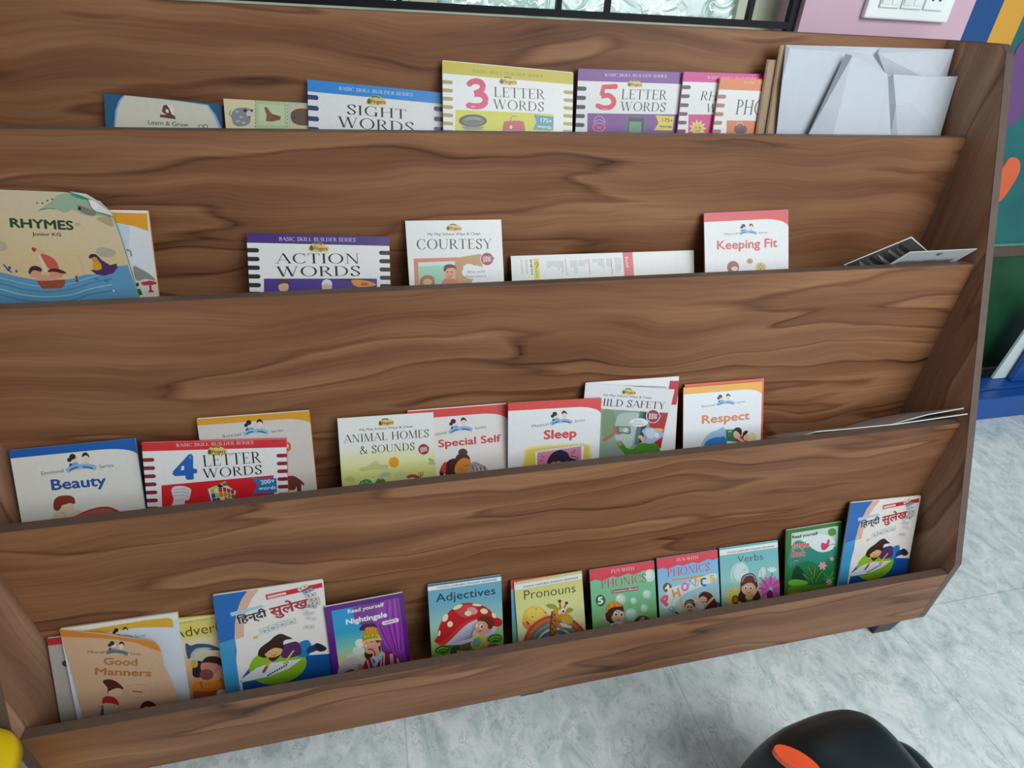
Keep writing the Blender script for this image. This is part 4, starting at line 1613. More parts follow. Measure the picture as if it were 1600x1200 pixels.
# Keeping Fit
b = Book('book', 'white Keeping Fit book with a red arched band, right of the second shelf', 1, (1100, 333), (1232, 327), thick=.004, off=.009, base='#f1f3f2', group=G_WISE)
wise_cover(b, '#e0505a', (.092, .70, .19))
b.crop(780, 310, 3.404)
kids_emblem(b, 1324, 182, 92, 0)
b.text('Keeping Fit', (1160, 272), (1478, 257), 48, '#d9585e', bold=.035)
b.ell(1244, 366, 32, 34, '#9c4a38')
b.ell(1252, 374, 18, 12, '#f0dcc8')
b.poly([(1316, 330), (1330, 318), (1348, 326), (1346, 344), (1330, 348), (1318, 342)], '#d39a54', 3)
b.ell(1332, 334, 6, 5, '#8a5a28')
b.ell(1392, 366, 28, 26, '#d9c46a')
b.line([(1375, 355), (1394, 380)], 4, '#9a8a38')
b.line([(1386, 348), (1408, 372)], 4, '#9a8a38')
b.build(page_over=.0006, back='#e0505a')

# photo cards lying against the lip at the right end


def leaning_card(name, label, cat, px, depths, pocket, face_col, rim='#f0f0ee', art=None, drop=1.0):
    """flat printed card: two top corners and the end of the right edge, carried down into the pocket"""
    A, B, D = (onY(q, d) for q, d in zip(px, depths))
    D = B + (D - B) * drop
    P = [A, B, D, A + D - B]
    o0 = min(P, key=lambda p: p.z)
    u = (P[1] - P[0]).normalized()
    n = u.cross(P[3] - P[0]).normalized()
    if n.dot(CAM_LOC - o0) < 0:      # printed side up
        n = -n
    t = .0012
    vs = [p - o0 for p in P]
    k = .0035
    c = sum(vs, Vector()) / 4
    inn = [v + (c - v).normalized() * k * .8 + n * .0002 for v in vs]
    al = vs + [v - n * t for v in vs] + inn
    fs = [[0, 1, 2, 3], [7, 6, 5, 4], [0, 4, 5, 1], [1, 5, 6, 2], [2, 6, 7, 3], [3, 7, 4, 0], [8, 9, 10, 11]]
    if (vs[1] - vs[0]).cross(vs[2] - vs[0]).dot(n) < 0:
        fs = [f[::-1] for f in fs]
    cs = [lin(rim)] * 6 + [lin(face_col)]
    for (a, b_, c_) in (art or []):       # printed patches in card fractions
        i0 = len(al)
        for fx, fy in a:
            q = inn[0] * (1 - fx) * (1 - fy) + inn[1] * fx * (1 - fy) + inn[2] * fx * fy + inn[3] * (1 - fx) * fy
            al.append(q + n * (.0003 + .00008 * b_))
        f = list(range(i0, i0 + len(a)))
        if (al[f[1]] - al[f[0]]).cross(al[f[2]] - al[f[0]]).dot(n) < 0:
            f = f[::-1]
        fs.append(f)
        cs.append(lin(c_))
    e = empty(name, o0, label, cat, 'photo cards on the second shelf')
    mesh_obj('printed_card', al, fs, M_PRINT, e, cs)
    return e


rnd = random.Random(7)
art1 = [([(.05 + .09 * i, .1 + .5 * rnd.random()), (.10 + .09 * i, .05), (.13 + .09 * i, .8), (.07 + .09 * i, .9)], 1 + i, ('#4a4648', '#8a8480', '#6a625e', '#2e2a2c', '#a8a29c')[i % 5]) for i in range(9)]
leaning_card('photo_card', 'dark glossy photo card with a white border, pointing up behind the pale card', 'photo card',
             [(1319, 414), (1425, 370), (1452, 394)], [.316, .306, .320], 1, '#4e4a4b', art=art1, drop=1.4)
art2 = [([(.46, .06), (.56, .06), (.54, .13), (.48, .13)], 1, '#5a5652')] + [([(.05 + .085 * i, .27 + .06 * rnd.random()), (.12 + .085 * i, .26), (.13 + .085 * i, .40), (.06 + .085 * i, .42)], 2 + i, '#6a686a') for i in range(10)]
leaning_card('photo_card', 'pale photo card lying in front of the dark one beside the side panel', 'photo card',
             [(1422, 394), (1527, 389), (1490, 410)], [.2785, .2785, .2975], 1, '#b9bcc0', art=art2, drop=2.4)

# ================================================================= third pocket
# Beauty
b = Book('book', 'white Beauty book with a blue arched band, leftmost on the third shelf', 2, (14, 704), (211, 685), thick=.005, base='#eceae2', group=G_WISE)
wise_cover(b, '#0f62b8', (.072, .70, .155))
b.crop(0, 620, 5.454)
kids_emblem(b, 692, 606, 250, -4, left='Emotional')
b.text('Beauty', (446, 795), (905, 752), 92, '#1f55a0', bold=.035)
b.poly([(455, 930), (462, 880), (500, 848), (560, 840), (610, 846), (636, 870), (638, 910), (600, 905), (570, 915), (530, 935), (500, 970), (465, 965)], '#8f3a24', 3)
b.ell(578, 950, 58, 55, '#eed7be')
b.poly([(470, 970), (520, 930), (560, 915), (600, 905), (632, 915), (610, 880), (520, 880)], '#8f3a24', 2)
b.poly([(440, 1070), (455, 1010), (490, 975), (540, 970), (600, 1000), (660, 960), (712, 985), (660, 1010), (600, 1060), (520, 1100)], '#e3d3b4', 3)
b.line([(520, 985), (560, 1010), (530, 1050)], 5, '#b39a72', 3)
b.poly([(600, 1050), (700, 985), (820, 945), (910, 935), (980, 955), (1050, 1010), (1060, 1200), (580, 1200)], '#c2605a', 3)
b.line([(700, 990), (820, 952), (910, 945), (975, 965), (1035, 1012)], 10, '#8f3a38', 4)
b.build(page_over=.001, back='#0f62b8')

# yellow-topped book behind 4 Letter Words
b = Book('book', 'white book with an amber arched band, standing behind the red 4 Letter Words book', 2, (307, 655), (483, 642), thick=.006, base='#dcd3cb', off=.009, group=G_WISE, room=.012)
by = b
wise_cover(b, '#e0a01f', (.062, .72, .135))
b.crop(210, 620, 5.161)
kids_emblem(b, 980, 285, 200, -3, left='Social')
b.ell(1238, 402, 26, 38, '#c9752e')
b.ell(1228, 398, 15, 20, '#dcd3cb')
b.poly([(1215, 650), (1290, 640), (1365, 695), (1362, 718), (1345, 715), (1350, 900), (1322, 900), (1310, 730), (1290, 752), (1230, 740)], '#6d3a34', 3)
b.build(page_over=.002, back='#e0a01f')

# 4 Letter Words
b = skill('red-topped 4 Letter Words board book with a big blue 4 and a coloured cube', 2, (221, 692), (447, 686), '#dd2a34', '#8f1f38', .020, on=by, gap=.0016, n=7, v0=.118, pitch=.064, hgt=.030, bandh=.066)
b.crop(210, 620, 5.161)
b.text('BASIC SKILL BUILDER SERIES', (338, 404), (962, 380), 26, '#f6dcdc', 'serif')
fingers_logo(b, 664, 436, 160, -2)
b.poly([(440, 462), (462, 462), (474, 480), (474, 575), (505, 585), (508, 612), (476, 622), (482, 655), (470, 668), (425, 670), (412, 655), (412, 636), (330, 640), (306, 625), (312, 600)], '#1d66c0', 0)
b.poly([(380, 560), (402, 555), (400, 590), (375, 594)], '#e9eef2')
b.line([(446, 475), (455, 500)], 12, '#6aa6e2')
b.text('LETTER', (556, 564), (1024, 530), 92, '#16181b', 'serif')
b.text('WORDS', (556, 656), (1034, 622), 74, '#16181b', 'serif')
b.poly([(218, 714), (1122, 632), (1160, 1400), (240, 1400)], '#e0232f')
b.poly([(300, 745), (330, 722), (400, 720), (455, 745), (452, 790), (438, 830), (405, 840), (410, 905), (360, 920), (296, 905), (318, 830), (306, 790)], '#e4e0e4', 3)
for y in (748, 772, 798):
    b.line([(318, y), (400, y - 6), (440, y + 6)], 5, '#a9a4b0', 3)
b.line([(320, 838), (400, 830)], 5, '#a9a4b0')
b.poly([(592, 745), (735, 682), (748, 715), (822, 765), (784, 850), (632, 872)], '#eee8dc')
cube = {(0, 0): '#e9ecea', (1, 0): '#c9d23a', (0, 1): '#c9d23a', (1, 1): '#1f54b0', (0, 2): '#2a62b8', (1, 2): '#f0f0ee'}
for r_ in range(3):
    for k in range(3):
        x, y = 612 + k * 32 + r_ * 8, 742 + r_ * 40 - k * 5
        col = ((('#c9d23a', '#e9ecea', '#d8301f'), ('#1f54b0', '#c9d23a', '#e08a1f'), ('#24449a', '#1f54b0', '#e9ecea'))[r_][k])
        b.poly([(x, y), (x + 29, y - 5), (x + 35, y + 32), (x + 6, y + 37)], col)
        x, y = 714 + k * 31 + r_ * 6, 728 + r_ * 39 + k * 14 - k * 6
        col = ((('#c22a34', '#c22a34', '#b01f2c'), ('#e08a1f', '#e08a1f', '#2f8f3c'), ('#e6641f', '#2f8f3c', '#e08a1f'))[r_][k])
        b.poly([(x, y), (x + 26, y + 7), (x + 28, y + 40), (x + 4, y + 35)], col)
for k, col in enumerate(('#c9d23a', '#23252a', '#2f8f3c')):
    b.poly([(622 + k * 40, 728 - k * 14), (655 + k * 40, 716 - k * 14), (686 + k * 34, 732 - k * 8), (648 + k * 36, 742 - k * 12)], col)
b.poly([(950, 658), (1146, 656), (1150, 770), (958, 776), (995, 712)], '#2380c2')
b.text('200+', (1022, 706), (1130, 692), 34, '#eef4f6', bold=.03)
b.text('words', (1004, 752), (1140, 742), 30, '#eef4f6', bold=.03)
b.ell(985, 850, 52, 44, '#e4d3ae')
b.ell(985, 852, 40, 34, '#4a2f20')
b.build(back='#dd2a34')

# Special Self
b = Book('book', 'white Special Self book with a red arched band and a hugging pair on its cover', 2, (636, 643), (792, 631), thick=.005, base='#eeeae6', off=.009, group=G_WISE, room=.008)
bs_ = b
wise_cover(b, '#df453e', (.082, .72, .17))
b.crop(510, 610, 5.517)
kids_emblem(b, 1156, 340, 200, -6, left='Emotional')
b.text('Special Self', (968, 490), (1502, 440), 64, '#d5453f', bold=.035)
b.ell(1176, 535, 40, 34, '#4c3a38')
b.poly([(1110, 590), (1140, 548), (1180, 538), (1222, 560), (1240, 600), (1225, 660), (1150, 640)], '#4a3330', 3)
b.poly([(1025, 640), (1060, 600), (1110, 588), (1130, 640), (1110, 700), (1160, 745), (1140, 790), (1040, 800), (1020, 720)], '#4a1f1e', 3)
b.poly([(975, 700), (1000, 640), (1030, 615), (1028, 700), (1000, 735)], '#c6502e', 3)
b.poly([(975, 705), (1000, 700), (1010, 735), (985, 742)], '#23222a', 3)
b.poly([(1000, 745), (1025, 715), (1030, 790), (1000, 790)], '#dfe3ea')
b.poly([(1115, 640), (1160, 590), (1215, 585), (1245, 620), (1235, 670), (1205, 720), (1150, 735), (1105, 700)], '#e08e3e', 3)
b.line([(1180, 640), (1200, 650), (1222, 642)], 5, '#8a4a1c', 3)
b.line([(1150, 670), (1180, 690)], 5, '#a85a20')
b.poly([(1235, 640), (1280, 615), (1340, 640), (1388, 675), (1384, 740), (1290, 790), (1210, 770), (1225, 700)], '#a9a39c', 3)
for i in range(7):
    b.line([(1255 + i * 18, 650 + (i % 3) * 12), (1275 + i * 15, 690 + (i % 2) * 18)], 7, ('#4c4846', '#e0dcd4')[i % 2])
b.poly([(1130, 745), (1180, 720), (1195, 800), (1130, 800)], '#d9c21c')
b.build(page_over=.0025, back='#df453e')

# Animal Homes & Sounds
b = Book('book', 'white and yellow-green Animal Homes & Sounds book overlapping the Special Self book', 2, (527, 654), (677, 644), thick=.003, base='#f1f2ee', on=bs_, gap=.0014, group=G_WIPE)
b.crop(510, 610, 5.517)
b.local().strip([(.33, '#f1f2ee'), (.42, '#eef0c4'), (.62, '#e3e58f'), (.82, '#c9d977')], y0=.33)
b.crop(510, 610, 5.517)
fingers_logo(b, 514, 275, 140, -4)
b.text('My Play School Wipe & Clean', (288, 350), (745, 318), 20, '#3e4348', bold=.01)
b.text('ANIMAL HOMES', (152, 454), (886, 402), 68, '#15171a', 'serif')
b.text('& SOUNDS', (288, 550), (764, 514), 66, '#15171a', 'serif')
badge(b, 838, 508, 46, -12)
b.ell(582, 620, 44, 46, '#efa21e')
b.poly([(285, 668), (350, 655), (425, 605), (470, 640), (530, 640), (520, 685), (420, 680), (310, 698)], '#cfcf8f', 3)
b.poly([(880, 640), (885, 575), (930, 610), (938, 640)], '#b9c48a')
b.line([(880, 590), (925, 600)], 5, '#8f9a6a')
b.poly([(150, 775), (210, 735), (250, 770), (240, 790)], '#bfcf84', 3)
b.poly([(470, 715), (540, 705), (545, 735), (490, 745)], '#a9cdb0', 3)
b.poly([(580, 720), (640, 695), (690, 715), (700, 740), (600, 745)], '#cfd79a', 3)
b.poly([(280, 835), (290, 790), (340, 765), (390, 780), (402, 815), (395, 845), (310, 850)], '#4a9a52', 3)
for p in ((310, 800), (345, 790), (375, 805), (330, 822), (365, 828)):
    b.ell(p[0], p[1], 13, 11, '#8fc46a', n=8)
b.poly([(385, 760), (400, 735), (418, 750), (410, 785), (398, 800)], '#e9e6c4', 3)
b.ell(402, 750, 5, 6, '#222', n=8)
b.poly([(420, 810), (435, 770), (480, 755), (510, 785), (514, 830), (430, 835)], '#5a8a3c', 3)
b.ell(468, 748, 20, 18, '#b8c8d8')
b.poly([(430, 800), (470, 790), (505, 805), (505, 835), (430, 840)], '#8a4a34', 3)
b.ell(440, 815, 12, 11, '#e9e2d2', n=10)
b.poly([(690, 752), (710, 730), (745, 722), (790, 735), (812, 762), (760, 765)], '#b8402a', 3)
b.ell(742, 776, 34, 26, '#ece0cc')
b.ell(728, 772, 7, 8, '#23222a', n=8)
b.ell(756, 770, 7, 8, '#23222a', n=8)
b.line([(815, 780), (814, 735)], 7, '#3a2f2a')
b.line([(798, 705), (800, 735), (830, 735), (832, 700)], 6, '#3a2f2a')
b.line([(814, 735), (814, 705)], 6, '#3a2f2a')
b.build(page_over=.0006, back='#e3e58f')

# Child Safety: cover standing open
b = Book('book', 'white and grey-green Child Safety book standing half open with a red back cover', 2, (917, 598), (1061, 588), thick=.004, base='#f3f3f4', off=.008, group=G_WIPE, room=.016)
bc_ = b
b.crop(905, 580, 8.0)
b.poly([(1135, 120), (1262, 120), (1215, 420), (1080, 420)], '#c8202c')
b.poly([(300, 170), (1085, 196), (1085, 204), (300, 180)], '#4a5568')
b.build(back='#c8202c', page_over=.0012)
fl = Flap(b, (1055, 609), .010, '#e9ebef', [(915, 598), (1054, 608.5), (1031, 715), (1021, 752), (897, 768), (905, 700)])
fl.crop(905, 580, 8.0)
# let the ink use the whole open cover
b0 = fl
b0.w, b0.h = b0.w * 1.0, b0.h
b0.poly([(140, 470), (290, 470), (760, 500), (1110, 520), (1080, 640), (880, 1500), (60, 1500), (100, 800)], '#8fa596')
b0.poly([(300, 500), (420, 500), (460, 620), (440, 760), (300, 860)], '#7d9a72', 3)
b0.poly([(480, 560), (620, 520), (755, 540), (700, 760), (640, 960), (520, 900), (440, 800)], '#b4c8c0', 3)
b0.poly([(760, 500), (830, 505), (800, 640), (740, 920), (690, 920), (720, 700)], '#4a7a74')
b0.poly([(800, 515), (880, 518), (830, 700), (790, 880), (745, 905), (770, 720)], '#2c2f58')
b0.poly([(870, 515), (1112, 522), (1060, 740), (1020, 960), (960, 960), (880, 720)], '#b81f30')
b0.line([(300, 870), (420, 790), (470, 740)], 40, '#a8705a', 3)
b0.poly([(430, 690), (520, 690), (545, 720), (535, 780), (470, 790), (430, 740)], '#a8705a', 3)
b0.poly([(470, 688), (640, 692), (645, 770), (630, 788), (480, 770)], '#5a6460')
b0.poly([(490, 700), (628, 702), (625, 772), (500, 760)], '#9ab0a8')
b0.ell(578, 735, 28, 26, '#dfe6e0', n=12)
b0.ell(570, 730, 5, 6, '#222', n=8)
b0.poly([(470, 890), (520, 870), (560, 920), (610, 970), (680, 970), (740, 910), (860, 900), (960, 910), (1010, 980), (1010, 1060), (760, 1070), (600, 1060), (530, 990), (480, 930)], '#4a8f2a', 3)
b0.ell(500, 905, 34, 30, '#b08a6a')
b0.poly([(770, 800), (800, 830), (830, 890), (790, 885), (765, 850), (730, 820)], '#e9b09a', 3)
b0.poly([(785, 740), (850, 705), (940, 715), (1040, 760), (1050, 810), (980, 860), (900, 905), (830, 890), (840, 830), (800, 780)], '#a8bcd8', 3)
b0.poly([(840, 720), (930, 720), (960, 790), (900, 850), (840, 800)], '#c8d6e8', 3)
b0.ell(970, 800, 30, 32, '#dfe8f2', n=12)
b0.poly([(940, 720), (980, 710), (1050, 725), (1040, 748), (960, 745)], '#e9c23a', 3)
speech(b0, 745, 640, 116, 54)
b0.text('Oh, No.', (690, 632), (790, 634), 20, '#3e4348')
b0.text('keep away!', (650, 664), (810, 668), 20, '#3e4348')
badge(b0, 922, 562, 78, 4)
fingers_logo(b0, 620, 258, 180, 4)
b0.text('My Play School Wipe & Clean', (305, 308), (905, 345), 26, '#3e4348', bold=.01)
b0.text('CHILD SAFETY', (130, 422), (1068, 474), 88, '#15171a', 'serif')
fl.finish()

# Sleep
b = Book('book', 'white Sleep book with a red arched band and a child asleep on a pink pillow', 2, (794, 630), (940, 622), thick=.004, base='#f0f3f4', on=bc_, gap=.004, group=G_WISE)
wise_cover(b, '#e24a41', (.082, .72, .175))
b.crop(780, 580, 5.333)
kids_emblem(b, 516, 424, 180, -4)
b.text('Sleep', (374, 566), (640, 548), 74, '#dc4a46', bold=.045)
b.local().crop(780, 580, 5.333)
b.poly([(205, 700), (220, 650), (300, 625), (560, 605), (740, 605), (765, 680), (760, 1000), (210, 1000)], '#f0e6a0', 3)
b.poly([(225, 700), (240, 660), (310, 640), (560, 618), (725, 618), (745, 690), (742, 1000), (222, 1000)], '#e6d45c', 3)
b.poly([(302, 668), (330, 660), (700, 608), (705, 625), (695, 760), (700, 1000), (308, 1000)], '#f6f2ec')
b.poly([(312, 680), (685, 626), (682, 760), (684, 1000), (316, 1000)], '#d98aa8')
for i in range(11):
    b.ell(330 + i * 36, 664 - i * 5, 14, 9, '#fbf8f2', n=8)
    b.ring(330 + i * 36, 664 - i * 5, 13, 8, 3, '#8a7a80')
for i in range(5):
    b.ell(692, 640 + i * 32, 9, 14, '#fbf8f2', n=8)
    b.ell(310, 690 + i * 30, 9, 13, '#fbf8f2', n=8)
b.poly([(402, 800), (405, 740), (440, 685), (510, 655), (570, 680), (590, 720), (640, 735), (655, 760), (620, 790), (560, 800), (480, 820)], '#2a2440', 3)
b.poly([(560, 740), (600, 770), (640, 765), (636, 790), (590, 800), (550, 790)], '#453a66', 3)
b.line([(590, 705), (640, 715), (655, 735)], 6, '#4a2f62', 3)
b.poly([(418, 800), (430, 765), (480, 748), (530, 760), (536, 790), (500, 830), (430, 830)], '#e89a3e', 3)
b.poly([(405, 790), (420, 735), (470, 700), (530, 720), (545, 775), (500, 745), (470, 760), (440, 752)], '#2a2440', 2)
b.line([(350, 700), (375, 722)], 6, '#7a3454')
b.line([(600, 690), (635, 655)], 6, '#7a3454')
b.line([(335, 750), (360, 742)], 6, '#7a3454')
b.build(page_over=.0006, back='#e24a41')

# Respect and the red-topped book behind it
b = Book('book', 'red-topped book almost hidden behind the yellow Respect book', 2, (1070, 601), (1194, 591), thick=.003, base='#e0523a', off=.006, room=.006)
br_ = b
b.local().poly([(0, 0), (1, 0), (1, .9), (0, .9)], '#e0523a')
b.build(back='#e0523a')
b = Book('book', 'white Respect book with an amber arched band, rightmost upright book on the third shelf', 2, (1068, 606), (1191, 596), thick=.003, base='#eef3f8', on=br_, group=G_WISE)
wise_cover(b, '#f6ae2a', (.078, .74, .165))
b.crop(1050, 580, 5.926)
kids_emblem(b, 496, 296, 165, -4, left='Social')
b.text('Respect', (280, 486), (716, 444), 78, '#e0894a', bold=.04)
b.poly([(270, 710), (290, 640), (340, 580), (420, 545), (500, 548), (505, 1000), (270, 1000)], '#9fc2e4', 3)
b.poly([(296, 720), (310, 660), (370, 620), (440, 610), (505, 640), (505, 1000), (296, 1000)], '#2f7fc8', 3)
b.poly([(278, 690), (300, 640), (300, 720), (285, 730)], '#d8c49a')
b.poly([(497, 540), (620, 540), (640, 640), (600, 680), (505, 676)], '#3f7a58')
b.line([(520, 560), (550, 556)], 8, '#cfe0d2')
b.poly([(506, 645), (606, 655), (606, 1000), (506, 1000)], '#e9efe9')
b.ell(740, 625, 40, 60, '#efe0a8')
b.poly([(600, 1000), (608, 650), (640, 600), (690, 620), (700, 670), (740, 1000)], '#d8302e', 3)
b.ell(602, 585, 34, 40, '#efc6aa')
b.poly([(565, 560), (580, 530), (618, 520), (645, 545), (640, 600), (618, 570), (590, 552)], '#17151a', 3)
b.ell(684, 610, 26, 34, '#efc6aa')
b.poly([(652, 620), (655, 575), (680, 550), (704, 556), (690, 580), (668, 596)], '#17151a', 3)
b.line([(600, 610), (640, 640), (680, 670)], 22, '#efc6aa', 3)
b.build(page_over=.0005, back='#f6ae2a')

# thin magazines lying over at the right end of the third shelf
for lab, pts, ys in (('upper of two thin magazines seen edge-on at the right end of the third shelf', [(1366, 671), (1398, 661), (1450, 647), (1506, 637)], (.162, .158, .153, .1465)),
                     ('lower, longer of two thin magazines seen edge-on at the right end of the third shelf', [(1247, 682), (1275, 674), (1340, 668), (1400, 662), (1450, 655), (1512, 646)], (.170, .165, .160, .152, .143, .1345))):
    top, bot = [], []
    for q, y0 in zip(pts, ys):
        p = onY(q, y0)
        top.append(p)
        bot.append(p + Vector((0.0, .262 - y0, -(.262 - y0) * .845)))
    o0 = bot[0].copy()
    k = len(pts)
    up = Vector((0, .0, .0))
    n_ = Vector((0, -.0010, -.0020))
    vs = [p - o0 for p in top] + [p - o0 for p in bot] + [p - o0 + n_ for p in top] + [p - o0 + n_ for p in bot]
    fs = []
    for i in range(k - 1):
        fs += [[i, k + i, k + i + 1, i + 1], [2 * k + i, 2 * k + i + 1, 3 * k + i + 1, 3 * k + i], [i, i + 1, 2 * k + i + 1, 2 * k + i], [k + i, 3 * k + i, 3 * k + i + 1, k + i + 1]]
    fs += [[0, 2 * k, 3 * k, k], [k - 1, 2 * k - 1, 4 * k - 1, 3 * k - 1]]
    e = empty('magazine', o0, lab, 'magazine', 'thin magazines on the third shelf')
    mesh_obj('folded_leaves', vs, fs, M_PRINT, e, [lin('#cfd0d2')] * len(fs))

# ================================================================= lowest pocket
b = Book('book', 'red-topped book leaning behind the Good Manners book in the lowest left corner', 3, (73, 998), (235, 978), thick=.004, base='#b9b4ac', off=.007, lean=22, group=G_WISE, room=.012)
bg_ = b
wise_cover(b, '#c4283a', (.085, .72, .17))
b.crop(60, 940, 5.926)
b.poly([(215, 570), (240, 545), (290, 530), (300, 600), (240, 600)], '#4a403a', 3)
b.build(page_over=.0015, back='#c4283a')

b = Book('book', 'cream Good Manners book standing open with its worn cover lifted off the title page', 3, (93, 983), (277, 957), thick=.005, base='#dbe4ee', on=bg_, gap=.003, group=G_WISE)
b.crop(60, 940, 5.926)
b.poly([(200, 250), (1285, 98), (1300, 160), (200, 300)], '#eeede4')
b.poly([(420, 268), (700, 220), (1000, 170), (1200, 150), (1240, 165), (1252, 240), (1100, 238), (900, 242), (700, 275), (560, 300), (430, 300)], '#dfb02f', 0)
kids_emblem(b, 780, 335, 190, -6, left='Moral')
b.build(back='#e59a3a', page_over=.001)
fl = Flap(b, (252, 1016), .016, '#dcb694', [(92.5, 983.5), (160, 989), (210, 997), (242, 1003), (249, 1011), (252, 1019), (256, 1040), (267, 1062), (276, 1085), (283, 1103), (287, 1116), (141, 1146), (131, 1127), (110, 1045)])
fl.crop(60, 940, 5.926)
fl.poly([(190, 258), (640, 310), (930, 350), (1090, 372), (1118, 400), (1135, 465), (1060, 440), (900, 380), (700, 348), (500, 335), (206, 326)], '#e08a33', 0)
kids_emblem(fl, 730, 470, 200, 5, tone='#6f8474', left='Moral')
fl.text('Good', (606, 582), (914, 592), 66, '#b87a48', bold=.03)
fl.text('Manners', (528, 676), (1042, 692), 66, '#b87a48', bold=.03)
fl.poly([(596, 740), (620, 722), (665, 720), (720, 738), (770, 780), (790, 812), (760, 800), (715, 780), (690, 800), (655, 808), (625, 780)], '#5a2a24', 3)
fl.ell(715, 838, 60, 48, '#e3c2a0')
fl.poly([(640, 800), (700, 775), (760, 790), (785, 815), (740, 800), (680, 815), (655, 830)], '#5a2a24', 2)
fl.line([(645, 815), (642, 850)], 8, '#5a2a24')
fl.poly([(590, 935), (600, 890), (650, 875), (715, 895), (748, 960), (700, 945), (640, 950), (600, 945)], '#b82a2e', 3)
fl.poly([(595, 945), (700, 945), (742, 975), (720, 1060), (720, 1300), (600, 1300), (606, 1020)], '#c9bda4', 3)
fl.poly([(598, 950), (612, 1085), (568, 1085), (580, 1000)], '#4a5a72')
fl.line([(560, 970), (605, 965)], 8, '#8a7a62')
fl.line([(805, 815), (840, 780), (930, 768), (1010, 780), (1050, 820), (1020, 880), (900, 890)], 4, '#b59a78', 4)
fl.line([(870, 828), (960, 838)], 10, '#6a5a48')
fl.poly([(940, 1000), (960, 945), (1010, 918), (1070, 940), (1112, 1000), (1060, 1010), (1020, 975), (980, 985)], '#4a2a1c', 3)
fl.ell(1000, 1010, 36, 40, '#e3c2a0')
fl.line([(830, 1018), (905, 1022)], 10, '#5a3a2a')
fl.finish()

# Adverbs
b = Book('book', 'yellow Adverbs grammar book with a dolphin, wedged between two larger books', 3, (262, 968), (362, 958), thick=.003, base='#d8b878', off=.007, lean=22, width=.15, group=G_GRAM, room=.012)
ba_ = b
b.crop(280, 890, 4.2105)
b.local().strip([(0, '#e6d66a'), (.24, '#e2cf66'), (.33, '#e9dcc0'), (.6, '#dcb890'), (.9, '#d09a6a')])
b.crop(280, 890, 4.2105)
b.poly([(-60, 340), (240, 296), (244, 318), (-60, 364)], '#f0e8a0')
b.text('YOUNG LEARNERS ENGLISH GRAMMAR', (-90, 372), (300, 312), 13, '#4a4420')
b.text('Adverbs', (-35, 455), (330, 395), 66, '#45401f', bold=-.004)
b.poly([(40, 486), (75, 500), (120, 488), (200, 492), (272, 522), (230, 532), (150, 520), (110, 530), (80, 570), (56, 585)], '#3f5878', 3)
b.poly([(75, 560), (110, 520), (170, 512), (215, 520), (120, 535), (90, 580)], '#a9c0d2', 3)
b.poly([(80, 600), (150, 550), (210, 560), (200, 590), (110, 625)], '#c9c8ae', 3)
b.poly([(88, 690), (95, 620), (140, 600), (180, 640), (150, 700), (110, 710)], '#2a2a30', 3)
b.ell(205, 640, 66, 52, '#c9827a')
b.poly([(150, 610), (180, 575), (240, 570), (280, 590), (290, 640), (250, 620), (190, 610)], '#3f241c', 3)
b.ell(310, 620, 34, 44, '#2a1f1c')
b.ell(180, 690, 46, 36, '#8a4a4a')
b.ell(100, 620, 24, 26, '#d2a84e')
b.poly([(90, 760), (120, 738), (200, 740), (280, 715), (340, 690), (360, 760), (340, 790), (110, 830)], '#e0862a', 3)
b.line([(140, 735), (150, 775)], 6, '#8a4a1c')
b.line([(272, 715), (290, 760)], 6, '#8a4a1c')
b.poly([(100, 800), (200, 800), (330, 770), (350, 830), (120, 860)], '#b8583a', 3)
b.poly([(250, 800), (290, 785), (325, 800), (330, 850), (260, 850)], '#dfe8e4', 3)
b.build(back='#e6d66a')


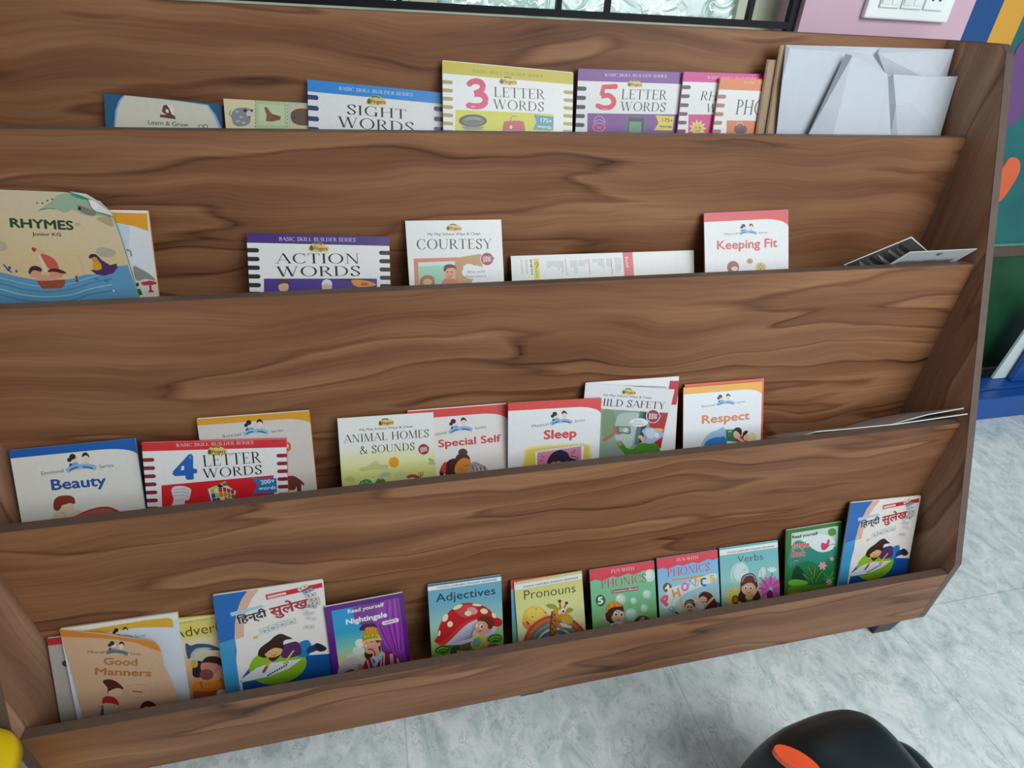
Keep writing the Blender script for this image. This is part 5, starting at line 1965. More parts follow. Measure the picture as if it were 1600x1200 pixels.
def hindi(label, TL, TR, off, on=None):
    """the same cover art on both copies, in cover fractions"""
    b = Book('book', label, 3, TL, TR, thick=.005, base='#efe9e4', off=off, lean=20, group=G_HINDI, on=on, gap=.0172)
    b.local()
    b.yk = .82
    v = b.h / b.w / b.yk
    b.poly([(0, 0), (.305, 0), (.245, .10), (.20, .22), (.165, .38), (.145, .56), (.145, .75), (.12, .95), (.12, v), (0, v)], '#1668b8', 0)
    b.poly([(0, .62), (.145, .58), (.13, .90), (.13, v), (0, v)], '#3f9ad0')
    b.poly([(.305, 0), (.41, 0), (.33, .12), (.27, .26), (.24, .42), (.225, .58), (.15, .60), (.155, .44), (.18, .28), (.235, .12)], '#dfb39a', 0)
    b.poly([(.13, .245), (.42, .205), (.44, .235), (.14, .295)], '#a9cde6')
    # lower blue field and green disc
    b.poly([(.14, v), (.16, 1.12), (.24, 1.0), (.36, .86), (.52, .78), (.68, .86), (.80, .97), (1.0, 1.0), (1.0, v)], '#0f5aa8', 0)
    b.ell(.50, 1.04, .27, .25, '#8fbf2c')
    b.poly([(.145, 1.14), (.30, 1.02), (.42, .985), (.73, 1.0), (.60, 1.10), (.40, 1.165), (.16, 1.175)], '#e4ebee')
    b.line([(.145, 1.15), (.155, 1.18), (.40, 1.172)], .012, '#6a7680')
    for i in range(9):
        b.ell(.40 + i * .022, 1.145 - i * .012, .010, .012, '#2a3440', n=7)
    # girl
    b.poly([(.70, .80), (.80, .76), (.83, .86), (.80, .96), (.70, .97)], '#2a80c0', 3)
    b.poly([(.80, .86), (.88, .84), (.92, .90), (.86, .93), (.78, .94)], '#1b3f6a', 3)
    b.poly([(.86, .84), (.90, .83), (.97, .91), (.94, .95), (.88, .93)], '#2a2430', 3)
    b.poly([(.54, .80), (.62, .76), (.71, .77), (.73, .93), (.62, .96), (.54, .93)], '#5a2f6a', 3)
    b.line([(.47, .90), (.42, .98), (.36, 1.08)], .030, '#d9a84a', 3)
    b.poly([(.42, .91), (.50, .86), (.53, .91), (.46, .97)], '#4a2430', 3)
    b.line([(.40, 1.02), (.355, 1.10)], .026, '#8a5a48')
    b.line([(.55, 1.02), (.60, 1.01)], .034, '#d9a070')
    b.line([(.56, 1.02), (.66, .87)], .016, '#e0d23a')
    b.poly([(.33, .84), (.36, .76), (.45, .69), (.50, .64), (.56, .62), (.61, .66), (.66, .71), (.60, .71), (.57, .74), (.57, .82), (.48, .84), (.40, .90), (.35, .88)], '#3a1f22', 3)
    b.ell(.47, .84, .085, .075, '#e3b06a')
    b.poly([(.38, .86), (.40, .79), (.48, .75), (.55, .77), (.56, .82), (.49, .79), (.43, .82)], '#3a1f22', 3)
    for x in (.435, .495):
        b.ell(x, .838, .014, .018, '#f4f2ee', n=8)
        b.ell(x, .842, .008, .010, '#2a2020', n=8)
    b.line([(.45, .885), (.475, .89), (.495, .88)], .008, '#8a3a2a', 3)
    # red heading bar
    b.poly([(.46, .085), (.985, .035), (.99, .095), (.465, .15)], '#cf2230')
    b.poly([(.478, .104), (.645, .088), (.648, .118), (.48, .136)], '#f0dcd8')
    for i in range(8):
        b.line([(.49 + i * .019, .112), (.50 + i * .019, .122)], .006, '#c4505a')
    # title
    b.text('\u093f\u0939\u0928\u094d\u0926\u0940', (.19, .405), (.455, .36), .092, '#2a2430', bold=.035, halo=(.035, '#d9d2d6'))
    b.text('\u0938\u0941\u0932\u0947\u0916', (.49, .375), (.845, .325), .122, '#a8303c', bold=.04, halo=(.04, '#f4e6e4'))
    b.text('BHAG', (.78, .365), (.83, .36), .014, '#4a3a3a')
    b.ell(.815, .405, .032, .026, '#d8641f')
    b.text('3', (.807, .417), (.824, .415), .024, '#f6ead8')
    # letter tiles
    for i, (x, y, a) in enumerate(((.41, .545, -14), (.49, .52, -10), (.575, .495, -6), (.665, .48, -3))):
        b.sub(x, y, .075, a)
        b.poly([(-.5, -.5), (.55, -.5), (.55, .5), (-.5, .5)], '#8f9296')
        b.poly([(-.45, -.45), (.48, -.45), (.48, .44), (-.45, .44)], '#dfe1e2')
        b.text('\u0915\u0916\u091e\u0920'[i], (-.3, .3), (.3, .3), .42, '#23262a')
    b.sub()
    b.poly([(.31, .615), (.40, .545), (.42, .575), (.345, .62)], '#dcdcd8')
    b.poly([(.305, .605), (.345, .595), (.345, .625), (.31, .635)], '#d8c24a')
    # tumbling cards
    for x, y, a, c0 in ((.84, .055, -28, '#e8ddb8'), (.885, .105, -24, '#8fb0d8'), (.905, .165, -8, '#d6d8d2'), (.93, .225, 0, '#e0c8c2'), (.935, .275, 8, '#d6d8d2'), (.90, .31, 18, '#b9bbba'), (.87, .40, 10, '#d2d2d0'), (.885, .47, 24, '#dcdcda'), (.86, .58, 14, '#cfcfce')):
        b.sub(x - .035, y + .012, .105, a)
        b.poly([(-.5, -.22), (.5, -.22), (.5, .22), (-.5, .22)], '#77797a' if y < .35 else '#bfbfbe')
        b.poly([(-.46, -.18), (.46, -.18), (.46, .18), (-.46, .18)], c0)
        b.ell(-.2, 0, .10, .09, '#4a4a4e' if y < .35 else '#aeaeb0', n=8)
        b.ell(.2, 0, .09, .08, '#4a4a4e' if y < .35 else '#aeaeb0', n=8)
    b.sub()
    b.build(page_over=.002, back='#1668b8')
    return b


bh_ = hindi('Hindi handwriting copy book with a girl on its cover, between the Adverbs and Nightingale books', (332, 931), (505, 906), .018, ba_)
hindi('Hindi handwriting copy book with a girl on its cover, rightmost on the lowest shelf', (1330, 786), (1439, 775), .010)

# Nightingale
b = Book('book', 'purple Nightingale reader with a moustached king by a curtain', 3, (506, 949), (630, 926), thick=.004, base='#5f1f86', on=bh_, gap=.001, group=G_READ)
b.crop(500, 915, 8.0)
b.local().strip([(.10, '#2a9ad8'), (.40, '#2aa8d0'), (.62, '#7fc8b4'), (.80, '#cfd9a0'), (1.05, '#e6e2b8')], .085, .92, .07, 1.02)
b.crop(500, 915, 8.0)
b.poly([(410, 275), (560, 240), (800, 195), (985, 150), (1010, 330), (1050, 700), (1085, 1100), (800, 1200), (760, 700), (700, 480), (560, 490), (430, 480)], '#7a3f96', 0)
b.poly([(800, 185), (975, 150), (1000, 300), (1040, 640), (1060, 830), (970, 880), (900, 860), (800, 740), (700, 500), (690, 330)], '#9a3fae', 0)
for pts in ([(840, 190), (850, 450), (960, 850)], [(900, 170), (920, 450), (980, 840)], [(740, 480), (800, 640), (900, 840)], [(950, 160), (1000, 500), (1010, 800)]):
    b.line(pts, 16, '#7a2a90', 4)
for pts in ([(870, 185), (880, 450), (970, 830)], [(930, 165), (955, 450), (990, 820)], [(710, 480), (780, 640), (870, 800)]):
    b.line(pts, 10, '#b85cc8', 4)
b.poly([(960, 860), (1070, 850), (1080, 960), (990, 950)], '#8a3a9a', 3)
b.ell(500, 720, 60, 56, '#e6ece6')
b.ell(480, 820, 74, 60, '#dfe6dc')
b.ell(420, 900, 90, 50, '#d6dcc8')
b.poly([(230, 1040), (330, 920), (430, 890), (500, 930), (520, 1040), (400, 1090), (240, 1130)], '#c9c4cc', 3)
b.poly([(310, 1080), (350, 1060), (385, 1038), (430, 1060), (440, 1085), (430, 1120), (320, 1120)], '#6a5a6e', 3)
b.line([(350, 1045), (430, 1045)], 8, '#c9a04a')
b.poly([(490, 550), (540, 480), (600, 480), (660, 470), (720, 520), (560, 560)], '#4a1f5a', 3)
b.poly([(555, 560), (575, 525), (640, 515), (700, 525), (740, 600), (755, 660), (640, 670), (535, 700), (540, 620)], '#c98a1f', 3)
for x in (590, 625, 660, 692):
    b.line([(x, 525), (x - 4, 600)], 10, '#e9b83a')
for x, y in ((565, 640), (605, 625), (660, 620), (712, 622), (735, 640)):
    b.ell(x, y, 22, 26, '#8fb83a', n=10)
    b.ell(x, y - 3, 9, 11, '#d2dc6a', n=8)
b.poly([(535, 695), (620, 665), (700, 655), (760, 655), (765, 680), (680, 680), (545, 718)], '#e6c46a', 3)
b.poly([(548, 715), (640, 685), (720, 685), (745, 720), (740, 800), (760, 850), (700, 890), (640, 850), (580, 840), (556, 780)], '#e6a088', 3)
b.poly([(690, 690), (755, 690), (760, 830), (735, 800), (720, 720)], '#6a3a2a', 3)
b.ell(740, 730, 18, 26, '#e6a088')
b.poly([(560, 830), (600, 850), (660, 850), (655, 880), (590, 912), (562, 890)], '#3f1f1c', 3)
b.line([(600, 800), (640, 790), (680, 830), (690, 880)], 12, '#3f1f1c', 3)
b.ell(655, 730, 16, 14, '#f4efe8', n=10)
b.ell(655, 732, 8, 9, '#23201f', n=8)
b.ell(575, 750, 11, 12, '#f4efe8', n=10)
b.line([(630, 705), (675, 700)], 7, '#3f1f1c')
b.poly([(560, 950), (640, 890), (720, 920), (820, 820), (930, 860), (975, 920), (1000, 1150), (560, 1150)], '#a81f3a', 3)
for pts in ([(590, 930), (620, 1040)], [(640, 900), (670, 1010)], [(770, 870), (760, 1040)], [(800, 840), (800, 1040)], [(880, 850), (890, 1010)], [(900, 850), (915, 1000)]):
    b.line(pts, 18, '#c4c8e6')
b.line([(790, 830), (740, 900), (680, 1010)], 42, '#9fd2ee', 3)
b.line([(660, 880), (720, 950)], 34, '#b4dcf0')
b.poly([(960, 900), (1000, 960), (985, 1000), (965, 980)], '#a9d8ea', 3)
b.poly([(470, 985), (530, 985), (560, 1050), (700, 1030), (680, 1070), (520, 1085), (490, 1050)], '#d28a72', 3)
b.text('Read yourself', (352, 348), (800, 256), 48, '#eee6ee', bold=.04)
b.text('Nightingale', (332, 486), (838, 388), 66, '#f6f2f6', bold=.05)
b.line([(798, 470), (965, 430)], 50, '#f2eaf0')
b.ell(800, 469, 25, 25, '#f2eaf0')
b.ell(962, 431, 25, 25, '#f2eaf0')
b.text('Level 4', (812, 474), (950, 442), 24, '#4a3a50', bold=.02)
b.build(page_over=.002, back='#5f1f86')


def grammar(label, TL, TR, stops, band, off=.008, y0=.028, y1=.088, lean=31, **kw):
    b = Book('book', label, 3, TL, TR, thick=.003, base='#dfe8e4', off=off, lean=lean, group=G_GRAM, **kw)
    b.local().strip(stops)
    b.poly([(0, 0), (1, 0), (1, y0), (0, y0)], band)
    b.poly([(0, y0), (1, y0), (1, y1), (0, y1)], '#f2f4f2')
    b.text('YOUNG LEARNERS ENGLISH GRAMMAR', (.12, y1 - .016), (.94, y1 - .016), .026, '#4c5458', bold=.02)
    return b


# Adjectives
b = grammar('blue Adjectives grammar book with a boy under a red spotted toadstool', (668, 914), (783, 898), [(0, '#6fb0cc'), (.3, '#6fb4cc'), (.6, '#a4d2c4'), (.95, '#9fc86a'), (1.2, '#6fae4a')], '#3f8098', lean=24)
b.crop(660, 890, 8.0)
b.text('Adjectives', (170, 408), (912, 306), 104, '#143a58', bold=.01)
b.poly([(330, 910), (590, 880), (640, 940), (600, 1010), (480, 1010), (400, 1020), (350, 1000)], '#7a6248', 3)
b.poly([(400, 945), (470, 940), (450, 1020), (370, 1060), (340, 1020)], '#2f5f34', 3)
b.poly([(270, 935), (340, 890), (470, 760), (560, 660), (700, 620), (850, 640), (930, 720), (900, 790), (780, 850), (640, 890), (480, 940), (360, 945)], '#cfcfe4', 0)
for i in range(13):
    x0_, y0_ = 300 + i * 26, 930 - i * 20
    b.line([(620, 850 - i * 4), (x0_ + 60 + i * 4, y0_ - 10 - i * 6)], 7, '#8f8fb0')
b.poly([(155, 880), (190, 830), (200, 750), (240, 650), (320, 540), (400, 470), (500, 420), (620, 415), (740, 440), (850, 510), (890, 580), (990, 625), (990, 690), (930, 712), (870, 690), (800, 640), (700, 610), (590, 640), (520, 690), (440, 770), (350, 860), (280, 930), (220, 940), (165, 910)], '#c8242e', 3)
b.poly([(165, 905), (230, 905), (330, 830), (430, 730), (520, 660), (640, 610), (700, 612), (590, 660), (500, 730), (420, 810), (330, 900), (270, 940), (210, 938)], '#e23a36', 3)
b.poly([(400, 490), (520, 440), (640, 450), (700, 520), (660, 560), (560, 600), (480, 580), (430, 540)], '#d84a4a', 3)
b.poly([(560, 480), (640, 470), (690, 520), (650, 560), (580, 540)], '#e6a0a0', 3)
for x, y, rx, ry, a in ((570, 545, 44, 32, 0), (770, 518, 48, 34, 10), (345, 680, 34, 38, 20), (285, 600, 34, 54, 25), (440, 465, 66, 24, -25), (680, 440, 60, 16, 6), (895, 572, 24, 36, -40), (210, 795, 15, 38, 10)):
    b.ell(x, y, rx, ry, '#f0eebc', a)
b.poly([(600, 930), (640, 880), (680, 830), (760, 820), (800, 870), (810, 960), (790, 1000), (760, 980), (760, 920), (720, 985), (640, 985)], '#d9d22a', 3)
b.poly([(620, 940), (650, 860), (720, 850), (735, 900), (700, 965), (640, 965)], '#7fb0a4', 3)
b.ell(745, 720, 92, 92, '#e9a88e')
b.poly([(690, 640), (700, 600), (770, 580), (850, 590), (890, 660), (870, 730), (825, 740), (815, 690), (780, 650), (720, 640)], '#6a3420', 3)
b.ell(838, 765, 22, 24, '#e9a88e')
b.ell(735, 710, 24, 30, '#f6f4ee', 10)
b.ell(742, 712, 13, 18, '#3a2a20', 10, n=10)
b.ell(680, 700, 12, 24, '#f6f4ee', 10)
b.line([(690, 765), (720, 770), (745, 752)], 8, '#7a2a20', 3)
b.line([(640, 800), (650, 850)], 40, '#e0d83a')
b.line([(770, 900), (790, 960), (770, 990)], 34, '#e9a88e', 3)
b.line([(600, 1030), (500, 1040), (430, 1020)], 34, '#e3b896', 3)
b.poly([(600, 1010), (730, 990), (735, 1030), (620, 1055)], '#2a60b0', 3)
b.ell(700, 1018, 36, 20, '#3f9ad8')
b.ell(430, 1075, 46, 22, '#b8ccd2')
for cx, cy in ((250, 1000), (905, 860)):
    b.poly([(cx - 95, cy + 20), (cx - 50, cy - 40), (cx + 40, cy - 55), (cx + 90, cy - 20), (cx + 60, cy + 40), (cx - 40, cy + 50)], '#2f7a2a', 3)
    b.line([(cx - 70, cy + 10), (cx, cy - 25), (cx + 70, cy - 15)], 14, '#9fd04a', 3)
    b.line([(cx - 60, cy + 32), (cx, cy + 8), (cx + 60, cy + 16)], 12, '#8cc440', 3)
b.ell(885, 965, 66, 42, '#b0525a')
b.ell(880, 980, 40, 22, '#d8a8a8')
b.poly([(185, 1110), (210, 1060), (290, 1055), (350, 1085), (330, 1140), (200, 1160)], '#d86a62', 3)
b.ell(225, 1090, 32, 32, '#dcb0a4')
b.build(page_over=.0012, back='#3f8098')

# book behind Pronouns
b = Book('book', 'red and blue book peeking out behind the yellow Pronouns book', 3, (798, 907), (903, 894), thick=.003, base='#4f9ac8', off=.006, lean=30, room=.006)
bp2 = b
b.local().strip([(0, '#d8404a'), (.13, '#d8404a'), (.131, '#7fb4e0'), (.3, '#5aa6d8'), (.6, '#5aa8b8'), (1.0, '#8cc08a')])
b.build(back='#d8404a')
b = grammar('yellow-green Pronouns grammar book with a giraffe and a rainbow', (803, 910), (909, 892), [(0, '#dfd88a'), (.1, '#dfd67a'), (.4, '#dfe59a'), (.9, '#e9eebc')], '#e0cf8a', on=bp2, y0=.04, y1=.115)
b.crop(650, 880, 5.714)
b.text('Pronouns', (966, 326), (1424, 258), 84, '#33381f', bold=-.006)
b.ell(1065, 500, 118, 118, '#f0c24a')
b.poly([(948, 520), (1000, 540), (1100, 560), (1180, 520), (1160, 570), (1090, 615), (1000, 600), (960, 560)], '#e98a4a', 3)
b.ell(1065, 455, 80, 60, '#f2d860')
for x, y in ((1072, 410), (1154, 440), (1040, 478)):
    b.ell(x, y, 9, 5, '#7a4a2a', n=8)
b.line([(985, 520), (1020, 550), (1050, 556)], 12, '#6a2a20', 3)
b.line([(1010, 545), (1045, 556)], 6, '#f4e6d8', 3)
for r_, c0 in ((300, '#c9524a'), (276, '#e07a3a'), (252, '#8a7a78'), (228, '#9a9a9e'), (206, '#4f9a6a'), (186, '#e6e6e2'), (166, '#3f7ac0'), (146, '#6a8fd0')):
    b.poly([(1250 + r_ * math.cos(math.radians(t)), 760 - r_ * math.sin(math.radians(t))) for t in range(0, 181, 10)], c0)
b.poly([(1250 + 126 * math.cos(math.radians(t)), 760 - 126 * math.sin(math.radians(t))) for t in range(0, 181, 10)], '#dfe6a4')
b.poly([(1190, 900), (1196, 640), (1210, 480), (1226, 415), (1270, 400), (1262, 520), (1250, 640), (1252, 900)], '#c8802a', 0)
for i in range(11):
    b.ell(1228 + (-1) ** i * 11, 460 + i * 26, 13, 10, '#8f4a1c', 20 * i, n=8)
b.line([(1216, 430), (1200, 560), (1194, 740)], 12, '#7a3a1c', 3)
b.poly([(1232, 420), (1260, 395), (1310, 400), (1345, 440), (1392, 480), (1395, 520), (1370, 545), (1320, 530), (1280, 500), (1250, 470)], '#d0a030', 3)
b.poly([(1300, 490), (1350, 470), (1395, 500), (1390, 535), (1350, 545), (1305, 525)], '#d8b84a', 3)
b.poly([(1290, 530), (1350, 548), (1390, 560), (1380, 580), (1320, 570), (1285, 560)], '#eef0ea', 3)
b.poly([(1275, 530), (1300, 560), (1340, 590), (1300, 600), (1270, 570)], '#c8923a', 3)
b.poly([(1160, 375), (1200, 360), (1245, 372), (1255, 400), (1200, 405)], '#a8a03a', 3)
b.poly([(1340, 420), (1370, 395), (1405, 412), (1380, 438), (1350, 440)], '#a8a03a', 3)
b.line([(1290, 400), (1284, 350)], 14, '#b8782a')
b.line([(1322, 405), (1338, 365)], 14, '#b8782a')
b.ell(1283, 338, 15, 14, '#6a2420')
b.ell(1344, 354, 14, 13, '#6a2420')
b.ell(1312, 425, 20, 26, '#f6f4ea')
b.ell(1314, 430, 9, 13, '#23201f')
b.ell(1280, 436, 12, 20, '#dfe6f2')
b.build(page_over=.001, back='#dfd67a')


def phonics(label, TL, TR, stops, num, numcol):
    b = Book('book', label, 3, TL, TR, thick=.003, base='#bfe0cc', off=.008, lean=31, group=G_PHON)
    b.local().strip(stops)
    top = [(0, 0), (1, 0), (1, .125)] + [(1 - i / 12, (.125, .15, .12, .145, .165, .135, .15, .165, .14, .165, .18, .15, .17)[i]) for i in range(13)]
    b.poly(top, '#e23a50')
    return b


b = phonics('green Phonics reader with a capped boy blowing bubbles and the number 5', (921, 891), (1022, 876), [(0, '#7cc89c'), (.5, '#7cc894'), (.9, '#8fd07a'), (1.2, '#9ad06a')], 5, '#1f6a3c')
b.crop(910, 840, 4.848)
b.text('FUN WITH', (218, 268), (392, 246), 26, '#f4e8ea', 'serif')
b.ell(510, 288, 40, 48, '#cfe8e4')
b.ell(500, 282, 22, 28, '#e6f4f2')
b.text('PHONICS', (142, 386), (486, 334), 62, '#cf2f62', 'serif', halo=(.0, '#f2dfe4'))
b.line([(215, 412), (425, 384)], 26, '#a83a52')
b.text('Consonant Blends', (220, 417), (422, 390), 14, '#f2e6e8', bold=.03)
b.ell(137, 476, 37, 44, '#1f6a3c')
b.text('5', (120, 504), (156, 498), 52, '#f4f6f2', bold=.05)
for x, y, r in ((290, 468, 40), (388, 478, 25), (488, 430, 33), (468, 534, 28), (370, 582, 46)):
    b.ell(x, y, r, r * 1.05, '#b4dccc')
    b.ell(x - r * .15, y - r * .15, r * .72, r * .75, '#cfe9e0')
    b.ell(x - r * .35, y - r * .4, r * .25, r * .2, '#f2faf8', n=8)
b.poly([(180, 620), (176, 560), (200, 520), (290, 505), (312, 540), (310, 600), (240, 660), (200, 640)], '#4a2a1f', 3)
b.ell(268, 592, 52, 54, '#eab49a')
b.poly([(205, 580), (230, 540), (300, 525), (312, 560), (270, 545), (240, 560), (222, 600)], '#4a2a1f', 3)
b.poly([(176, 548), (190, 505), (230, 482), (280, 490), (300, 520), (240, 525), (200, 545), (182, 572)], '#e0922f', 3)
b.line([(215, 495), (230, 530)], 6, '#f2c05a')
b.line([(250, 488), (262, 520)], 6, '#f2c05a')
for x in (252, 294):
    b.ell(x, 580, 15, 19, '#f6f6f2', n=10)
    b.ell(x + 2, 583, 8, 11, '#23201f', n=8)
b.line([(262, 625), (285, 622)], 6, '#8f3a30')
b.ell(160, 610, 18, 16, '#d8a4c4')
b.poly([(205, 690), (220, 650), (290, 640), (330, 660), (330, 740), (200, 740)], '#e3e6ee', 3)
b.line([(230, 665), (260, 660), (290, 668)], 8, '#5a5470', 3)
b.line([(320, 650), (350, 635), (375, 640)], 9, '#9fc86a', 3)
b.poly([(390, 640), (420, 600), (470, 590), (505, 612), (520, 650), (400, 690)], '#6a4a34', 3)
b.poly([(440, 610), (470, 600), (455, 660), (430, 650)], '#c9a078', 3)
b.build(page_over=.0008, back='#7cc89c')

b = phonics('pale blue Phonics reader with two waving girls and the number 4', (1026, 873), (1121, 859), [(0, '#6fb4e6'), (.35, '#8cc6ea'), (.7, '#b4dcdc'), (1.0, '#a8d8b0')], 4, '#7a5030')
b.crop(1015, 850, 7.2727)
b.text('FUN WITH', (310, 200), (552, 166), 36, '#f4e8ea', 'serif')
b.text('PHONICS', (202, 376), (686, 298), 88, '#cf2f72', 'serif', halo=(.0, '#f2dfe4'))
b.line([(245, 412), (735, 345)], 22, '#efb83a')
b.text('Vowel Sounds & Double Consonants', (250, 418), (690, 352), 15, '#7a4a1c', bold=.02)
b.ell(202, 496, 52, 56, '#7a5030')
b.text('4', (176, 532), (228, 522), 66, '#f6f6f2', bold=.04)
b.poly([(150, 720), (160, 600), (240, 500), (340, 470), (450, 420), (560, 380), (740, 330), (760, 400), (600, 480), (430, 545), (330, 620), (260, 720)], '#dcebea', 3)
b.text('P', (195, 705), (250, 640), 105, '#e8607c', bold=.07)
b.text('H', (278, 618), (350, 588), 100, '#e8a05c', bold=.06)
b.ring(402, 486, 32, 40, 24, '#e07ab8', rot=15)
b.line([(450, 470), (450, 410), (520, 480), (520, 390)], 22, '#7aa6d8')
b.line([(545, 480), (552, 430)], 20, '#efcf5a')
b.line([(530, 400), (555, 430), (580, 385)], 20, '#efcf5a', 3)
b.ring(620, 430, 32, 40, 22, '#3f6aa8', 50, 310)
b.line([(735, 360), (695, 358), (700, 385), (735, 390), (725, 415), (685, 410)], 19, '#f0b84a', 4)
b.ring(310, 690, 56, 90, 18, '#cfe6c4')
b.line([(355, 610), (360, 670), (400, 740)], 24, '#e6b894', 3)
b.poly([(400, 720), (398, 670), (430, 635), (480, 628), (512, 665), (514, 720), (470, 690), (420, 690)], '#4a2a20', 3)
b.ell(452, 725, 50, 56, '#e0b49a')
b.line([(408, 672), (455, 650), (508, 668)], 13, '#8f8a94', 3)
b.line([(432, 745), (455, 760), (478, 744)], 8, '#7a2a24', 3)
for x in (436, 470):
    b.ell(x, 715, 9, 12, '#2a2020', n=8)
b.line([(500, 590), (545, 650), (530, 740)], 26, '#e6b894', 3)
b.line([(520, 600), (516, 570)], 10, '#e6b894')
b.line([(490, 600), (478, 590)], 10, '#e6b894')
b.poly([(560, 610), (570, 570), (620, 540), (690, 560), (740, 620), (770, 700), (730, 760), (620, 760), (650, 680), (600, 640)], '#5a2c22', 3)
b.ell(605, 625, 48, 54, '#e6b49a')
b.poly([(556, 620), (580, 575), (640, 570), (655, 620), (620, 595), (590, 595)], '#5a2c22', 3)
for x in (592, 628):
    b.ell(x, 622, 10, 13, '#f6f4f0', n=8)
    b.ell(x + 1, 625, 6, 8, '#2a2020', n=8)
b.line([(590, 655), (610, 664), (630, 652)], 7, '#8f3028', 3)
b.line([(735, 600), (690, 640), (610, 730)], 26, '#e6b894', 3)
b.poly([(540, 760), (560, 710), (610, 700), (620, 800), (530, 800)], '#e3dfe6', 3)
b.poly([(760, 660), (800, 670), (820, 720), (790, 745), (770, 700)], '#2a5aa8', 3)
b.ell(252, 740, 36, 34, '#8fb8b4')
b.ell(244, 732, 15, 13, '#cfe6e2')
b.line([(280, 770), (330, 790)], 18, '#3a4a6a')
b.build(page_over=.0008, back='#6fb4e6')

# Verbs
b = grammar('turquoise Verbs grammar book with a girl between sunflowers and pink flowers', (1124, 857), (1215, 844), [(0, '#6fbcc4'), (.3, '#7cc4c8'), (.7, '#a9d8d0'), (1.0, '#8fc8b8')], '#6fbcc4', y0=.03, y1=.112)
b.crop(1015, 850, 7.2727)
b.text('Verbs', (1000, 216), (1288, 176), 82, '#2a4a52', bold=-.006)
b.ell(1030, 330, 100, 130, '#a4d8d4')
b.ell(1040, 330, 84, 112, '#cfe9e6')
b.line([(960, 240), (925, 330), (945, 440)], 14, '#d8e69a', 4)
b.line([(1060, 290), (1080, 300), (1090, 280)], 6, '#5f9aa0', 3)
for i in range(15):
    a = math.radians(i * 24)
    b.ell(970 + 72 * math.cos(a), 620 + 95 * math.sin(a), 46, 18, '#e9dc6a', math.degrees(math.atan2(95 * math.sin(a), 72 * math.cos(a))), n=12)
    b.line([(970 + 44 * math.cos(a), 620 + 54 * math.sin(a)), (970 + 90 * math.cos(a), 620 + 116 * math.sin(a))], 4, '#b89a3a')
b.ell(972, 632, 40, 52, '#8a5a24')
b.ell(972, 632, 22, 30, '#c08a34')
for i in range(17):
    a = math.radians(i * 22 + 5)
    b.ell(1378 + 84 * math.cos(a), 505 + 84 * math.sin(a), 62, 22, ('#d85cb8', '#e47cc8')[i % 2], math.degrees(a), n=12)
    b.line([(1378 + 50 * math.cos(a), 505 + 50 * math.sin(a)), (1378 + 130 * math.cos(a), 505 + 130 * math.sin(a))], 4, '#a83a90')
b.ell(1365, 580, 36, 58, '#7a2a62')
b.poly([(1225, 380), (1240, 300), (1280, 258), (1315, 290), (1310, 360), (1260, 400)], '#cfe6e4', 3)
b.line([(1262, 290), (1270, 380)], 6, '#8fb4b8')
b.line([(1240, 380), (1275, 395)], 14, '#4a7a6a')
for a in (-50, -15, 20, 50):
    b.sub(1390, 320, 1, a)
    b.ell(0, -34, 12, 32, '#e3f0f0', n=10)
    b.sub()
b.line([(1385, 325), (1395, 365)], 8, '#5f9a8a')
b.poly([(1000, 610), (1030, 520), (1035, 430), (1060, 360), (1130, 330), (1190, 350), (1220, 430), (1230, 520), (1260, 610), (1200, 660), (1050, 660)], '#4f2a24', 3)
b.ell(1122, 505, 84, 76, '#eab89a')
b.poly([(1042, 480), (1060, 400), (1130, 380), (1195, 410), (1206, 480), (1160, 440), (1100, 445)], '#6a3026', 3)
b.line([(1048, 430), (1075, 370), (1130, 350), (1180, 366), (1206, 430)], 18, '#8f9498', 4)
for x in (1090, 1148):
    b.ell(x, 495, 18, 22, '#f8f6f2', n=12)
    b.ell(x, 500, 10, 13, '#4a2a20', n=10)
b.line([(1095, 545), (1125, 556), (1150, 540)], 7, '#a04038', 3)
b.poly([(1085, 590), (1130, 575), (1170, 590), (1160, 625), (1100, 630)], '#d8c44a', 3)
b.line([(1170, 590), (1215, 520), (1240, 470)], 22, '#eab89a', 3)
b.poly([(1080, 690), (1100, 640), (1170, 630), (1210, 650), (1200, 760), (1080, 760)], '#8a6aa8', 3)
b.line([(1230, 650), (1290, 610), (1330, 605)], 22, '#d8a0b8', 3)
b.build(page_over=.0008, back='#6fbcc4')

# Jungle reader (no figure redrawn)
b = Book('book', 'green Jungle Book reader with leaves and a pink bird, next to the rightmost copy book', 3, (1229, 829), (1316, 815), thick=.005, base='#2f7a2f', off=.009, lean=24, group=G_READ)
b.local().strip([(0, '#d6e6dc'), (.25, '#bfdccc'), (.45, '#4aa088'), (.75, '#2f8a5a'), (1.0, '#5aa03a')], .09, .93, .06, None)
b.crop(1210, 760, 5.926)
b.poly([(155, 560), (230, 500), (340, 560), (420, 600), (560, 560), (560, 760), (150, 760)], '#2f9080', 3)
b.poly([(240, 480), (330, 440), (480, 450), (560, 500), (540, 580), (440, 610), (360, 580), (300, 530)], '#e4f0ee', 3)
b.poly([(495, 410), (540, 385), (570, 410), (560, 450), (510, 455)], '#4f9a34', 3)
b.poly([(150, 760), (300, 690), (420, 720), (560, 640), (600, 760), (560, 900), (140, 900)], '#1f7a4a', 3)
b.poly([(160, 830), (200, 740), (250, 760), (290, 830), (270, 870), (180, 870)], '#14482c', 3)
b.poly([(130, 880), (200, 860), (300, 880), (290, 910), (150, 915)], '#7fc43a', 3)
b.poly([(125, 1010), (140, 930), (300, 920), (540, 910), (540, 1060), (120, 1060)], '#6a9a2a', 3)
b.poly([(120, 1060), (130, 985), (220, 975), (300, 1000), (300, 1100), (120, 1100)], '#c8a02a', 3)
